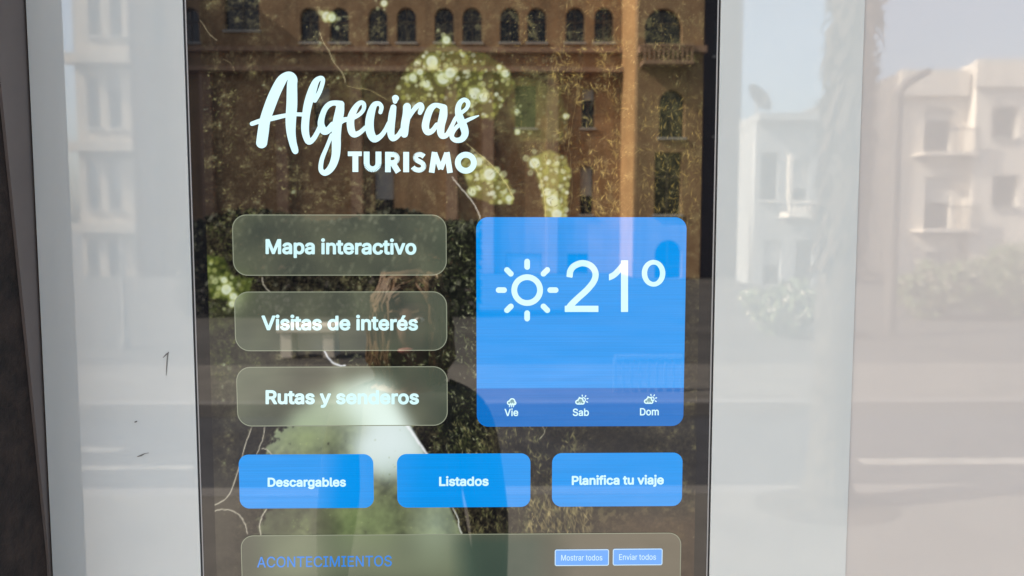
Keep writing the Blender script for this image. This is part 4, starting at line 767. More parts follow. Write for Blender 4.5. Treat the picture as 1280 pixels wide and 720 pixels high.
def cloud(X, Y, cx, cy):
    d = np.minimum(np.hypot(X - cx + 2.6, Y - cy - 0.6) - 3.0, np.hypot(X - cx - 1.0, Y - cy + 1.2) - 4.0)
    d = np.minimum(d, np.hypot(X - cx - 3.6, Y - cy - 1.0) - 2.7)
    return np.minimum(d, sd_bar(X, Y, (cx - 2.6, cy + 1.9), (cx + 3.6, cy + 1.9), 1.75))
for day, l, r, bl, ix, iy, rain in (('Vie', 630.6, 647.8, 519.9, 639.2, 502.6, True), ('Sab', 715.8, 736.0, 519.7, 724.5, 501.8, False), ('Dom', 799.7, 823.2, 519.0, 810.2, 500.9, False)):
    X, Y = grid_for(ix - 12, ix + 14, iy - 12, iy + 12, 0.22)
    c = cloud(X, Y, ix, iy)
    flat_obj('cloud_fill', *outline_mesh(c + 1.0, ix - 12, iy - 12, 0.22), 0.8, SM['cloud_fill'], card)
    D = np.abs(c + 0.75) - 0.75
    if rain:
        for dx in (-2.0, 0.6, 3.0):
            D = np.minimum(D, sd_segment(X, Y, (ix + dx + 0.8, iy + 1.0), (ix + dx - 0.6, iy + 5.6), 0.6, 0.6))
    else:
        sx, sy = ix + 4.6, iy - 2.4
        D = np.minimum(D, np.maximum(np.abs(np.hypot(X - sx, Y - sy) - 2.5) - 0.6, -(c + 0.2)))
        for a in (-150, -105, -60, -15, 30):
            u = (math.cos(rad(a)), math.sin(rad(a)))
            D = np.minimum(D, sd_segment(X, Y, (sx + u[0] * 4.6, sy + u[1] * 4.6), (sx + u[0] * 6.0, sy + u[1] * 6.0), 0.65, 0.65))
    flat_obj('forecast_icon', *outline_mesh(D, ix - 12, iy - 12, 0.22), 1.1, SM['white'], card)
    words('day_name', card, day, l, r, bl, bl - 0.2, 9.2, 0.28, 1.1, SM['white'])

# ---- brush lettering of the logo
ALG = [
    [(327.3, 178.5, 6.9), (329.2, 165, 7.0), (331.6, 150, 6.7), (338.4, 130, 6.9), (344.6, 115, 6.7), (351.6, 101.5, 6.2), (357.5, 95.2, 4.8), (363, 94.6, 4.8), (366, 99, 5.8), (365.2, 107, 6.4), (365, 130, 6.8), (363.7, 150, 6.6), (364.0, 165, 5.7), (366, 177.5, 4.8), (368.6, 186.5, 4.3), (369.4, 189, 3.7)],
    [(315.2, 154.8, 2.7), (326, 151.2, 3.0), (341, 148, 3.1), (357.5, 144.4, 2.6), (370, 143, 2.4), (381, 143.4, 2.6)],
    [(393.7, 125.5, 2.9), (399.6, 115, 2.8), (403.4, 103.5, 2.7), (403.2, 98.6, 2.8), (399.6, 98, 2.9), (394.5, 103, 4.2), (389.8, 115.5, 5.4), (385.3, 130, 5.3), (382.6, 145, 4.9), (381.5, 160, 4.9), (382.8, 170, 4.4), (386.2, 177, 3.9), (391.6, 174, 3.2), (396.6, 166, 3.0), (401, 157, 3.0)],
    [(426, 130.6, 4.6), (419, 128.8, 3.2), (412.6, 130.2, 3.4), (407, 135.5, 3.4), (402.9, 145, 3.6), (401.4, 155, 4.2), (404.6, 163.2, 4.8), (410, 163.0, 4.2), (416, 156, 3.8)],
    [(425.6, 131, 4.8), (424.6, 140, 5.7), (421.6, 155, 6.0), (420.4, 170, 5.8), (420.5, 182.5, 5.6), (419.6, 195, 5.2), (416.2, 206, 4.8), (411, 213.4, 4.2), (405.4, 216.2, 3.5), (401.2, 211.5, 3.0), (402.6, 199, 2.8), (408.6, 184, 2.4), (414.5, 169, 2.3)],
    [(424, 154, 3.2), (430, 150, 3.2), (439.5, 148.4, 2.6), (449, 143.4, 2.5), (454.4, 137, 2.6), (455.0, 130.6, 2.7), (451.6, 128.2, 2.7), (446.4, 132, 3.4), (441.4, 140.5, 4.4), (438.5, 149, 4.7), (438.4, 157.5, 4.7), (440, 165, 4.5), (443.6, 168.2, 3.8), (450, 165.8, 3.0), (457, 159.5, 2.7)],
    [(475.6, 140.4, 2.5), (476.9, 134, 2.7), (473.8, 129.6, 2.7), (468.2, 131.2, 3.6), (464.3, 140, 4.8), (462, 152.5, 5.4), (462.9, 165, 5.3), (467.6, 173.4, 4.7), (475, 171, 3.3), (481.2, 163.6, 2.8), (486, 154, 2.6)],
    [(491.9, 134.4, 3.7), (490.4, 143.7, 4.6), (489, 156.2, 4.7), (488.8, 167.5, 4.4), (491.4, 173, 3.7), (497.5, 169.8, 3.0), (502.4, 162, 2.6)],
    [(494.4, 123.2, 4.4), (493.9, 127.0, 2.8)],
    [(508.9, 133.8, 4.9), (508.4, 143.7, 5.2), (506.3, 156, 5.2), (505.6, 166.4, 4.7), (505.6, 168.2, 3.9)],
    [(511, 147, 2.8), (514.4, 141.6, 2.8), (520, 134.2, 3.0), (525.4, 131, 3.2), (527.2, 135, 3.4), (525, 141, 2.7)],
    [(554.5, 134.6, 4.2), (546.5, 131.6, 2.9), (541.5, 133, 3.6), (537.2, 138.2, 4.3), (533.8, 147.5, 4.5), (531.8, 158, 4.6), (534.4, 165.2, 3.9), (540.6, 163.4, 3.2), (546, 156, 2.8)],
    [(554.8, 135, 4.4), (554, 145, 5.2), (551.4, 156.2, 4.9), (551, 165.5, 4.5), (553.2, 170.4, 3.4), (558.9, 168.4, 3.0), (564.6, 158, 2.6), (570, 147.5, 2.5), (576.5, 141.4, 2.4), (583.4, 135.4, 2.4), (585.2, 128.6, 2.8), (580.6, 124.8, 2.7), (575, 128.6, 3.2), (572.6, 137, 3.8), (575, 148, 4.9), (579.6, 158.6, 5.0), (581.3, 167.5, 4.4), (577, 174.2, 3.7), (569.4, 175.3, 3.1), (564.8, 171, 2.9), (566.8, 164, 2.7), (573.7, 156.4, 2.5), (582.5, 151.2, 2.5), (591.2, 147.4, 1.9), (598.2, 144.7, 0.8)],
]
X, Y = grid_for(308, 602, 86, 224, 0.45)
D = np.full(X.shape, 1e3)
for s in ALG: sd_stroke(X, Y, s, 5, D)
flat_obj('logo_script', *outline_mesh(D, 308, 86, 0.45), 0.6, SM['logo'], kiosk)

t = lambda x, y: (430 + x / 7.11, 170 + y / 7.11)
X, Y = grid_for(432, 600, 186, 220, 0.3)
bar = lambda ax, ay, bx, by, hw: sd_bar(X, Y, t(ax, ay), t(bx, by), hw / 7.11)
def arc(cx, cy, r0, hw, a0, a1, n=16):
    d = np.full(X.shape, 1e3)
    pts = [t(cx + r0 * math.cos(rad(a0 + (a1 - a0) * k / n)), cy + r0 * math.sin(rad(a0 + (a1 - a0) * k / n))) for k in range(n + 1)]
    for a, b in zip(pts, pts[1:]): d = np.minimum(d, sd_bar(X, Y, a, b, hw / 7.11))
    return d
D = bar(35, 158, 159, 158, 21)
for b in ((102, 140, 102, 320, 26), (202, 139, 202, 246, 26), (307, 139, 307, 246, 26),
          (391, 141, 391, 322, 25), (391, 165, 436, 165, 23), (391, 236, 436, 236, 21), (432, 238, 484, 322, 26), (553, 142, 553, 322, 26),
          (779, 326, 806, 143, 25), (806, 150, 860, 296, 22), (860, 296, 914, 150, 22), (914, 145, 943, 328, 25)):
    D = np.minimum(D, bar(*b))
D = np.minimum(D, arc(254.5, 244, 52, 26, 0, 180))
D = np.minimum(D, arc(438, 200, 36, 23, -92, 92))
sq = [t(*p) for p in ((712, 184), (690, 168), (660, 165), (637, 182), (640, 208), (668, 226), (696, 242), (710, 268), (694, 296), (660, 304), (626, 292), (612, 276))]
sp = catmull([(a, b, 1) for a, b in sq], 5)
for a, b in zip(sp, sp[1:]): D = np.minimum(D, sd_bar(X, Y, a[:2], b[:2], 22 / 7.11))
D = np.maximum(D, -(sd_bar(X, Y, t(745, 150), t(735, 216), 10 / 7.11)))
ox, oy = t(1083, 238)
D = np.minimum(D, np.abs(np.hypot(X - ox, Y - oy) - 71 / 7.11) - 26 / 7.11)
D = np.maximum(D, np.minimum(170 + 138 / 7.11 - Y, 9) * 1.0)
flat_obj('logo_word', *outline_mesh(D, 432, 186, 0.3), 0.6, SM['logo'], kiosk)

# ---- scuffs on the white housing
for box, strokes in (((200, 216, 434, 474), [[(208, 469, 0.3), (208.6, 456, 0.6), (209.6, 445, 0.6), (210.8, 440, 0.4)], [(204, 447, 0.3), (208, 443, 0.8), (211, 440.5, 0.5)]]),
                     ((168, 190, 562, 575), [[(172, 570.5, 0.4), (177, 569, 0.9), (181, 567, 0.4), (186, 566, 0.3)]]),
                     ((165, 175, 522, 532), [[(169, 527.4, 0.8), (171, 526.6, 0.9)]])):
    X, Y = grid_for(*box, 0.4)
    D = np.full(X.shape, 1e3)
    for s in strokes: sd_stroke(X, Y, s, 5, D)
    flat_obj('scuff_mark', *outline_mesh(D, box[0], box[2], 0.4), 0.5, M['scuff'], kiosk)

# ------------------------------------------------------------------ what stands either side of it
pier = boxes('stone_pier', [(-1.5, PL - 0.006, -0.0735, 0.25, 0, 3.2)], M['pier'], bevel=0.0)
tag(pier, 'dark brown rough stone pier standing left of the white kiosk', 'stone pier')
zt, zbm = float(plane_of(20, -60)[1]), float(plane_of(64, 700)[1])
bm = bmesh.new()
xw = PL - 0.0055
prof = [(0.004, 0.0 + 2.6), (-0.052 - 0.018, 2.6), (-0.052, zt), (-0.001, zbm), (-0.001, 0.0), (0.004, 0.0)]
va = [bm.verts.new((xw, y, z)) for y, z in prof]; vb = [bm.verts.new((xw + 0.003, y, z)) for y, z in prof]
bm.faces.new(va); bm.faces.new(list(reversed(vb)))
for i in range(len(prof)):
    j = (i + 1) % len(prof); bm.faces.new((va[i], va[j], vb[j], vb[i]))
fl = mesh_obj('metal_flashing', bm, M['flashing'])
tag(fl, 'grey strip tapering downwards between the dark stone pier and the white kiosk', 'metal strip')
wp = boxes('wall_panel', [(PR + 0.0003, 1.9, 0.0006, 0.2, 0, 3.2)], M['wall_panel'])
tag(wp, 'glossy pale wall panel right of the kiosk, with the street mirrored in it', 'wall panel')

# ------------------------------------------------------------------ the street the glass mirrors
M['paving'] = material('paving', (0.125, 0.115, 0.10), rough=0.8, noise=(1.5, 0.3))
M['far_road'] = material('far_road', (0.06, 0.057, 0.052), rough=0.85, noise=(0.7, 0.4))
M['asphalt'] = material('asphalt', (0.045, 0.046, 0.05), rough=0.85, noise=(1.2, 0.45))
M['brown_stone_sunlit'] = material('brown_stone_sunlit', (0.52, 0.31, 0.135), rough=0.85, noise=(0.9, 0.2), streak=0.2)  # brown stone made lighter and warmer, sunlight put into the side walls' colour
M['pale_shutter'] = material('pale_shutter', (0.33, 0.31, 0.28), rough=0.7, noise=(3, 0.1))
M['blind'] = material('blind', (0.45, 0.44, 0.41), rough=0.7, noise=(5, 0.08))
M['slate'] = material('slate', (0.035, 0.033, 0.033), rough=0.9, noise=(1, 0.3))
M['kerb'] = material('kerb', (0.16, 0.15, 0.14), rough=0.8, noise=(4, 0.15))
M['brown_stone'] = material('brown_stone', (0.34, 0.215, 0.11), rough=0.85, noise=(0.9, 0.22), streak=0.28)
M['brown_trim'] = material('brown_trim', (0.37, 0.24, 0.155), rough=0.85, noise=(1.5, 0.18), streak=0.28)
M['cream'] = material('cream', (0.46, 0.40, 0.32), rough=0.85, noise=(0.8, 0.10), streak=0.28)
M['white_render'] = material('white_render', (0.72, 0.66, 0.57), rough=0.85, noise=(0.7, 0.08), streak=0.28)
M['grey_render'] = material('grey_render', (0.30, 0.31, 0.31), rough=0.85, noise=(0.8, 0.10), streak=0.28)
M['pane'] = material('pane', (0.018, 0.022, 0.022), rough=0.1, ior=1.5)
M['shutter'] = material('shutter', (0.05, 0.07, 0.05), rough=0.6, noise=(3, 0.1))
M['frame'] = material('frame', (0.10, 0.085, 0.07), rough=0.6, noise=(3, 0.1))
M['metal'] = material('metal', (0.085, 0.08, 0.075), rough=0.45, noise=(5, 0.1))
M['pale_metal'] = material('pale_metal', (0.26, 0.26, 0.25), rough=0.4, noise=(5, 0.05))
M['dish'] = material('dish', (0.20, 0.20, 0.20), rough=0.5, noise=(5, 0.05))
M['bark'] = material('bark', (0.065, 0.055, 0.045), rough=0.9, noise=(18, 0.75), bump=0.9)
M['frond_dry'] = material('frond_dry', (0.045, 0.034, 0.026), rough=0.9, noise=(10, 0.3))
M['frond'] = material('frond', (0.06, 0.085, 0.03), rough=0.6, noise=(6, 0.25))
M['leaf'] = material('leaf', (0.085, 0.115, 0.05), rough=0.6, noise=(3, 0.35))
M['flower'] = material('flower', (0.40, 0.37, 0.30), rough=0.7, noise=(6, 0.1))

KERB_A, KERB_B = 3.72, 6.35
def sheet(name, x0, x1, y0, y1, z, mat):
    bm = bmesh.new(); bm.faces.new([bm.verts.new(p) for p in ((x0, y0, z), (x1, y0, z), (x1, y1, z), (x0, y1, z))])
    o = mesh_obj(name, bm, mat); return tag(o, kind='structure')
sheet('pavement', -400, 400, -KERB_A, 60, 0.0, M['paving'])
sheet('road', -400, 400, -KERB_B, -KERB_A, -0.12, M['asphalt'])
sheet('far_pavement', -400, 400, -8.3, -KERB_B, 0.0, M['paving'])
sheet('street', -900, 900, -2200, -8.3, -0.02, M['far_road'])
k = boxes('kerb', [(-60, 60, -KERB_A - 0.15, -KERB_A + 0.001, -0.13, 0.006), (-60, 60, -KERB_B - 0.001, -KERB_B + 0.15, -0.13, 0.006)], M['kerb'], bevel=0.01)
tag(k, kind='structure')

M['sun_patch_paint'] = material('sun_patch_paint', (0.24, 0.23, 0.21), rough=0.8, noise=(5, 0.6))  # flat pale strips added to paint sunlit patches onto the road
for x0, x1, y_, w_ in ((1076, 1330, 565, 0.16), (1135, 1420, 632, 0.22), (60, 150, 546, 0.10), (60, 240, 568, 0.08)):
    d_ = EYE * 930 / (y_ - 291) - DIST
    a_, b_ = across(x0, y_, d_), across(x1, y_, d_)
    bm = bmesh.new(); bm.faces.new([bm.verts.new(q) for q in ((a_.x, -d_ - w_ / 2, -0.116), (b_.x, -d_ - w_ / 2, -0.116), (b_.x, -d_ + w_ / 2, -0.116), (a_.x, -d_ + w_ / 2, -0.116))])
    tag(mesh_obj('painted_sun_patch', bm, M['sun_patch_paint']), kind='structure')

def wall_sheet(name, x0, x1, z0, z1, yf, thick, openings, mat, parent):
    """a wall facing the kiosk (+y) with real openings: (x centre, width, sill, head, arched)"""
    cu = bpy.data.curves.new(name, 'CURVE'); cu.dimensions = '2D'; cu.fill_mode = 'BOTH'; cu.extrude = thick / 2
    def loop(pts):
        sp = cu.splines.new('POLY'); sp.points.add(len(pts) - 1)
        for p, q in zip(sp.points, pts): p.co = (q[0], q[1], 0, 1)
        sp.use_cyclic_u = True
    loop([(x0, z0), (x1, z0), (x1, z1), (x0, z1)])
    for cx, w, s, h, arched in openings:
        loop(opening_pts(cx, w, s, h, arched))
    tmp = bpy.data.objects.new(name, cu)
    me = bpy.data.meshes.new_from_object(tmp)
    bpy.data.objects.remove(tmp)
    for v in me.vertices:
        x, y, z = v.co; v.co = (x, yf - thick / 2 + z, y)
    bm = bmesh.new(); bm.from_mesh(me); bpy.data.meshes.remove(me)
    bmesh.ops.remove_doubles(bm, verts=bm.verts[:], dist=1e-4)
    return mesh_obj(name, bm, mat, parent)

def opening_pts(cx, w, s, h, arched):
    if not arched: return [(cx - w / 2, s), (cx + w / 2, s), (cx + w / 2, h), (cx - w / 2, h)]
    r = w / 2
    return [(cx - r, s), (cx + r, s)] + [(cx + r * math.cos(rad(a)), h - r + r * math.sin(rad(a))) for a in range(0, 181, 15)]

def window(parent, cx, w, s, h, arched, yf, mat=None, deep=0.22):
    """pane of one window with its frame as a sub-part"""
    bm = bmesh.new()
    pts = opening_pts(cx, w + 0.04, s - 0.02, h + 0.02, arched)
    fr = [bm.verts.new((a, yf - deep, b)) for a, b in pts]
    bk = [bm.verts.new((a, yf - deep - 0.03, b)) for a, b in pts]
    bm.faces.new(fr); bm.faces.new(list(reversed(bk)))
    for i in range(len(pts)): bm.faces.new((fr[i], bk[i], bk[(i + 1) % len(pts)], fr[(i + 1) % len(pts)]))
    p = mesh_obj('window', bm, mat or M['pane'], parent)
    boxes('frame', [(cx - 0.025, cx + 0.025, yf - deep + 0.002, yf - deep + 0.04, s, h - 0.02), (cx - w / 2, cx - 0.026, yf - deep + 0.002, yf - deep + 0.035, s + (h - s) * 0.6, s + (h - s) * 0.6 + 0.05), (cx + 0.026, cx + w / 2, yf - deep + 0.002, yf - deep + 0.035, s + (h - s) * 0.6, s + (h - s) * 0.6 + 0.05)], M['frame'], p)
    boxes('sill', [(cx - w / 2 - 0.06, cx + w / 2 + 0.06, yf + 0.001, yf + 0.09, s - 0.07, s - 0.002)], M['blind'], p)
    if not arched and rng.random() < 0.6:
        k = rng.uniform(0.2, 0.75)
        boxes('blind', [(cx - w / 2 + 0.03, cx + w / 2 - 0.03, yf - deep + 0.045, yf - deep + 0.06, h - (h - s) * k, h - 0.02)], M['blind'], p)
    return p

def span(px0, px1, py0, py1, dist):
    """photo rectangle -> centre x, width, sill, head at that distance"""
    a, b = across(px0, (py0 + py1) / 2, dist), across(px1, (py0 + py1) / 2, dist)
    t, s = across((px0 + px1) / 2, py0, dist), across((px0 + px1) / 2, py1, dist)
    return (a.x + b.x) / 2, abs(b.x - a.x), s.z, t.z

# ---- brown arcaded building
D1, D2 = 29.0, 25.6
xl = across(168, 200, D1).x; xm = across(776, 200, D1).x; xr = across(877, 200, D2).x
HT = 14.5
arch = thing('arcaded_building', 'brown stone building with rows of small arched windows, mirrored in the touchscreen', 'building', ((xl + xr) / 2, -D1, 0))
ops = []
for c in (387, 424, 472, 508, 555, 590, 637, 671, 719, 755):
    cx, w, s, h = span(c - 12, c + 12, 9, 53, D1); ops.append((cx, w, s, h, True))
cx, w, s, h = span(280, 324, -10, 38, D1); ops.append((cx, w, s, h, False))
for c in (195, 237): cx, w, s, h = span(c - 12, c + 12, 9, 53, D1); ops.append((cx, w, s, h, True))
for c, hw, ya, yb in ((402, 10, 108, 160), (657, 13, 106, 160), (735, 8, 110, 160), (480, 12, 205, 268), (733, 8, 208, 268), (655, 22, 317, 375), (722, 13, 317, 375)):
    cx, w, s, h = span(c - hw, c + hw, ya, yb, D1); ops.append((cx, w, s, h, False))
wall_sheet('wall', xl, xm, 0, HT, -D1, 0.5, ops, M['brown_stone'], arch)
for i, o in enumerate(ops): window(arch, *o, -D1, M['shutter'] if i == 14 else None)
ops2 = []
cx, w, s, h = span(806, 853, 10, 56, D2); ops2.append((cx, w, s, h, True))
cx, w, s, h = span(824, 856, 112, 172, D2); ops2.append((cx, w, s, h, True))
cx, w, s, h = span(818, 852, 190, 268, D2); ops2.append((cx, w, s, h, False))
cx, w, s, h = span(818, 852, 300, 385, D2); ops2.append((cx, w, s, h, True))
wall_sheet('wing_wall', xm, xr, 0, HT, -D2, 0.5, ops2, M['brown_stone'], arch)
for o in ops2: window(arch, *o, -D2)
for piece in [(xm + 0.001, xm + 0.5, -D1 - 8, -D2 - 0.501, 0, HT), (xr - 0.5, xr - 0.001, -D1 - 8, -D2 - 0.501, 0, HT), (xl + 0.001, xl + 0.5, -D1 - 8, -D1 - 0.501, 0, HT)]: boxes('wing_side', [piece], M['brown_stone_sunlit'], arch)
boxes('roof', [(xl - 0.3, xm - 0.3, -D1 - 8, -D1 + 0.3, HT + 0.001, HT + 0.35), (xm - 0.298, xr + 0.3, -D1 - 8, -D2 + 0.3, HT + 0.001, HT + 0.35)], M['brown_trim'], arch)
cz = across(500, 62, D1).z; cz2 = across(500, 90, D1).z
for piece in [(xl, xm - 0.003, -D1 + 0.001, -D1 + 0.22, cz - 0.12, cz + 0.06), (xl, xm - 0.003, -D1 + 0.001, -D1 + 0.5, cz2 - 0.06, cz2 + 0.12), (xm + 0.003, xr, -D2 + 0.001, -D2 + 0.45, cz2 - 0.1, cz2 + 0.12)]: boxes('cornice', [piece], M['brown_trim'], arch)
boxes('pilaster', [(across(p, 200, D1).x - 0.22, across(p, 200, D1).x + 0.22, -D1 + 0.001, -D1 + 0.28, 0, cz2 - 0.07) for p in (262, 355, 447, 565, 610, 690)], M['brown_trim'], arch)
bx = span(800, 862, 60, 80, D2)
bm = bmesh.new()
add_box(bm, bx[0] - bx[1] / 2, bx[0] + bx[1] / 2, -D2 + 0.002, -D2 + 0.6, bx[2] - 0.12, bx[2])
add_box(bm, bx[0] - bx[1] / 2, bx[0] + bx[1] / 2, -D2 + 0.5, -D2 + 0.6, bx[3] - 0.08, bx[3])
for k in range(11):
    x = bx[0] - bx[1] / 2 + 0.06 + (bx[1] - 0.12) * k / 10
    add_box(bm, x - 0.03, x + 0.03, -D2 + 0.52, -D2 + 0.58, bx[2] + 0.001, bx[3] - 0.081)
mesh_obj('balcony', bm, M['brown_trim'], arch)

xs0, xs1 = xr + 0.02, across(925, 200, 26.0).x
slate = thing('slate_building', 'narrow dark building edge between the brown building and the grey house', 'building', ((xs0 + xs1) / 2, -26.0, 0))
ops = [(*span(893, 908, a, b, 26.0), False) for a, b in ((20, 70), (120, 170), (215, 262))]
wall_sheet('wall', xs0, xs1, 0, 14.0, -26.0, 0.5, ops, M['slate'], slate)
for o in ops: window(slate, *o, -26.0)
boxes('roof', [(xs0, xs1, -34.0, -25.9, 14.001, 14.3)], M['slate'], slate)
boxes('side_wall', [(xs1 - 0.4, xs1 - 0.001, -34.0, -26.501, 0, 14.0)], M['slate'], slate)

# ---- cream corner building on the far left
D3 = 27.0
x0, x1 = across(98, 200, D3).x, across(166, 200, D3).x
tower = thing('corner_building', 'narrow cream building with projecting cornices, mirrored in the white strip left of the screen', 'building', ((x0 + x1) / 2, -D3, 0))
ops = []
for ya, yb in ((96, 160), (200, 262), (300, 352), (-30, 45)):
    for c in (117, 144): cx, w, s, h = span(c - 8, c + 8, ya, yb, D3); ops.append((cx, w, s, h, False))
wall_sheet('wall', x0, x1, 0, 13, -D3, 0.5, ops, M['cream'], tower)
for o in ops: window(tower, *o, -D3, M['pale_shutter'])
for piece in [(x0 + 0.001, x0 + 0.5, -D3 - 9, -D3 - 0.501, 0, 13), (x1 - 0.5, x1 - 0.001, -D3 - 9, -D3 - 0.501, 0, 13)]: boxes('side_wall', [piece], M['cream'], tower)
for piece in [(x0 - 0.25, x1 + 0.2, -D3 + 0.001, -D3 + 0.4, z - 0.18, z + 0.18) for z in (across(130, 75, D3).z, across(130, 184, D3).z, across(130, 285, D3).z)]: boxes('cornice', [piece], M['cream'], tower)
boxes('roof', [(x0 - 0.2, x1 + 0.2, -D3 - 9, -D3 + 0.2, 13.001, 13.3)], M['cream'], tower)

# ---- white apartment block on the right
D4 = 27.0; DR = D4 + 0.55
xa, xb, xc = across(1120, 200, DR).x, across(1217, 200, D4).x, across(1520, 200, D4).x
zt = across(1220, 77, D4).z
apt = thing('apartment_block', 'white apartment block with flat parapet and recessed balconies, mirrored right of the kiosk', 'building', ((xa + xc) / 2, -D4, 0))
ops = []
for c in (1257, 1340, 1430):
    for ya, yb in ((133, 172), (219, 258), (313, 352)):
        cx, w, s, h = span(c - 17, c + 17, ya, yb, D4); ops.append((cx, w, s, h, False))
wall_sheet('wall', xb, xc, 0, zt, -D4, 0.4, ops, M['white_render'], apt)
for o in ops: window(apt, *o, -D4)
ops = []
for ya, yb in ((135, 192), (221, 285), (315, 372)):
    cx, w, s, h = span(1156, 1190, ya, yb, DR); ops.append((cx, w, s, h, False))
wall_sheet('bay_wall', xa, xb - 0.003, 0, zt - 0.3, -DR, 0.4, ops, M['white_render'], apt)
for o in ops: window(apt, *o, -DR)
for piece in [(xa + 0.001, xa + 0.4, -DR - 9, -DR - 0.401, 0, zt - 0.3), (xb + 0.001, xb + 0.3, -DR - 0.5, -D4 - 0.401, 0, zt), (xc - 0.4, xc - 0.001, -DR - 9, -D4 - 0.401, 0, zt)]: boxes('side_wall', [piece], M['white_render'], apt)
boxes('roof', [(xa + 0.01, xc - 0.01, -DR - 9, -DR - 0.45, zt - 0.9, zt - 0.7)], M['white_render'], apt)
pz = across(1220, 106, D4).z
boxes('parapet', [(xb - 0.15, xc, -D4 + 0.001, -D4 + 0.2, pz - 0.1, zt + 0.05), (xa - 0.1, xb - 0.152, -DR + 0.001, -DR + 0.35, pz - 0.35, zt - 0.25)], M['white_render'], apt)
for ya in (192, 286, 374):
    z = across(1180, ya, DR).z
    cx, w, _, _ = span(1140, 1208, ya - 5, ya, DR)
    b = boxes('balcony', [(cx - w / 2, cx + w / 2, -DR + 0.001, -DR + 0.8, z - 0.12, z)], M['white_render'], apt)
    boxes('railing', [(cx - w / 2, cx + w / 2, -DR + 0.76, -DR + 0.8, z + 0.8, z + 0.85)] + [(cx - w / 2 + i * w / 22, cx - w / 2 + i * w / 22 + 0.02, -DR + 0.77, -DR + 0.79, z, z + 0.8) for i in range(23)], M['metal'], b)

# ---- grey villa behind the palm, with a dish on its roof
D5 = 22.5
xa, xb = across(944, 200, D5).x, across(1052, 200, D5).x
zt = across(960, 152, D5).z
villa = thing('grey_villa', 'low grey house with balustraded balcony, mirrored between the screen and the palm trunk', 'house', ((xa + xb) / 2, -D5, 0))
ops = []
for c, ya, yb in ((962, 190, 250), (1000, 200, 252), (965, 300, 360), (1005, 300, 360)):
    cx, w, s, h = span(c - 11, c + 11, ya, yb, D5); ops.append((cx, w, s, h, False))
wall_sheet('wall', xa, xb, 0, zt, -D5, 0.4, ops, M['grey_render'], villa)
for o in ops: window(villa, *o, -D5)
for piece in [(xa + 0.001, xa + 0.4, -D5 - 1.6, -D5 - 0.401, 0, zt), (xb - 0.4, xb - 0.001, -D5 - 1.6, -D5 - 0.401, 0, zt)]: boxes('side_wall', [piece], M['grey_render'], villa)
boxes('roof', [(xa - 0.02, xb + 0.2, -D5 - 1.6, -D5 + 0.35, zt + 0.001, zt + 0.22)], M['grey_render'], villa)
cx, w, s, h = span(975, 1030, 253, 266, D5)
bm = bmesh.new()
add_box(bm, cx - w / 2, cx + w / 2, -D5 + 0.001, -D5 + 0.7, s - 0.15, s); add_box(bm, cx - w / 2, cx + w / 2, -D5 + 0.58, -D5 + 0.7, h - 0.05, h + 0.03)
for i in range(9): add_tube(bm, [(cx - w / 2 + 0.05 + i * (w - 0.1) / 8, -D5 + 0.64, s + q * (h - 0.05 - s)) for q in (0, 0.35, 0.7, 1)], (0.03, 0.05, 0.03, 0.04), 8)
mesh_obj('balustrade', bm, M['white_render'], villa)
boxes('column', [(across(978, 200, D5).x - 0.06, across(978, 200, D5).x + 0.06, -D5 + 0.58, -D5 + 0.7, s - 1.0 + 1.03 + (h - s), across(978, 195, D5).z)], M['white_render'], villa)
dc = across(947, 124, D5 + 0.8)
dish = thing('satellite_dish', 'round grey satellite dish on a short mast on the house roof', 'satellite dish', (dc.x, dc.y, zt + 0.22))
bm = bmesh.new(); rings = []
for i in range(7):
    r = 0.52 * i / 6
    rings.append([Vector((r * math.cos(2 * math.pi * k / 20), 0.35 * r * r * 1.2, r * math.sin(2 * math.pi * k / 20))) for k in range(20)])
rot = Matrix.Rotation(rad(35), 3, 'X') @ Matrix.Rotation(rad(-30), 3, 'Z')
vs = [[bm.verts.new(dc + rot @ v) for v in rg] for rg in rings[1:]]
c0 = bm.verts.new(dc)
for k in range(20): bm.faces.new((c0, vs[0][k], vs[0][(k + 1) % 20]))
for a, b in zip(vs, vs[1:]):
    for k in range(20): bm.faces.new((a[k], b[k], b[(k + 1) % 20], a[(k + 1) % 20]))
bmesh.ops.solidify(bm, geom=bm.faces[:], thickness=0.02)
mesh_obj('reflector', bm, M['dish'], dish)
bm = bmesh.new(); add_tube(bm, [(dc.x, dc.y - 0.05, zt + 0.22), (dc.x, dc.y - 0.05, dc.z)], (0.04, 0.04)); mesh_obj('mast', bm, M['dish'], dish)
bm = bmesh.new(); add_tube(bm, [tuple(dc + rot @ Vector((0, 0.0, -0.5))), tuple(dc + rot @ Vector((0, 0.55, 0.0)))], (0.015, 0.015)); mesh_obj('feed_arm', bm, M['dish'], dish)

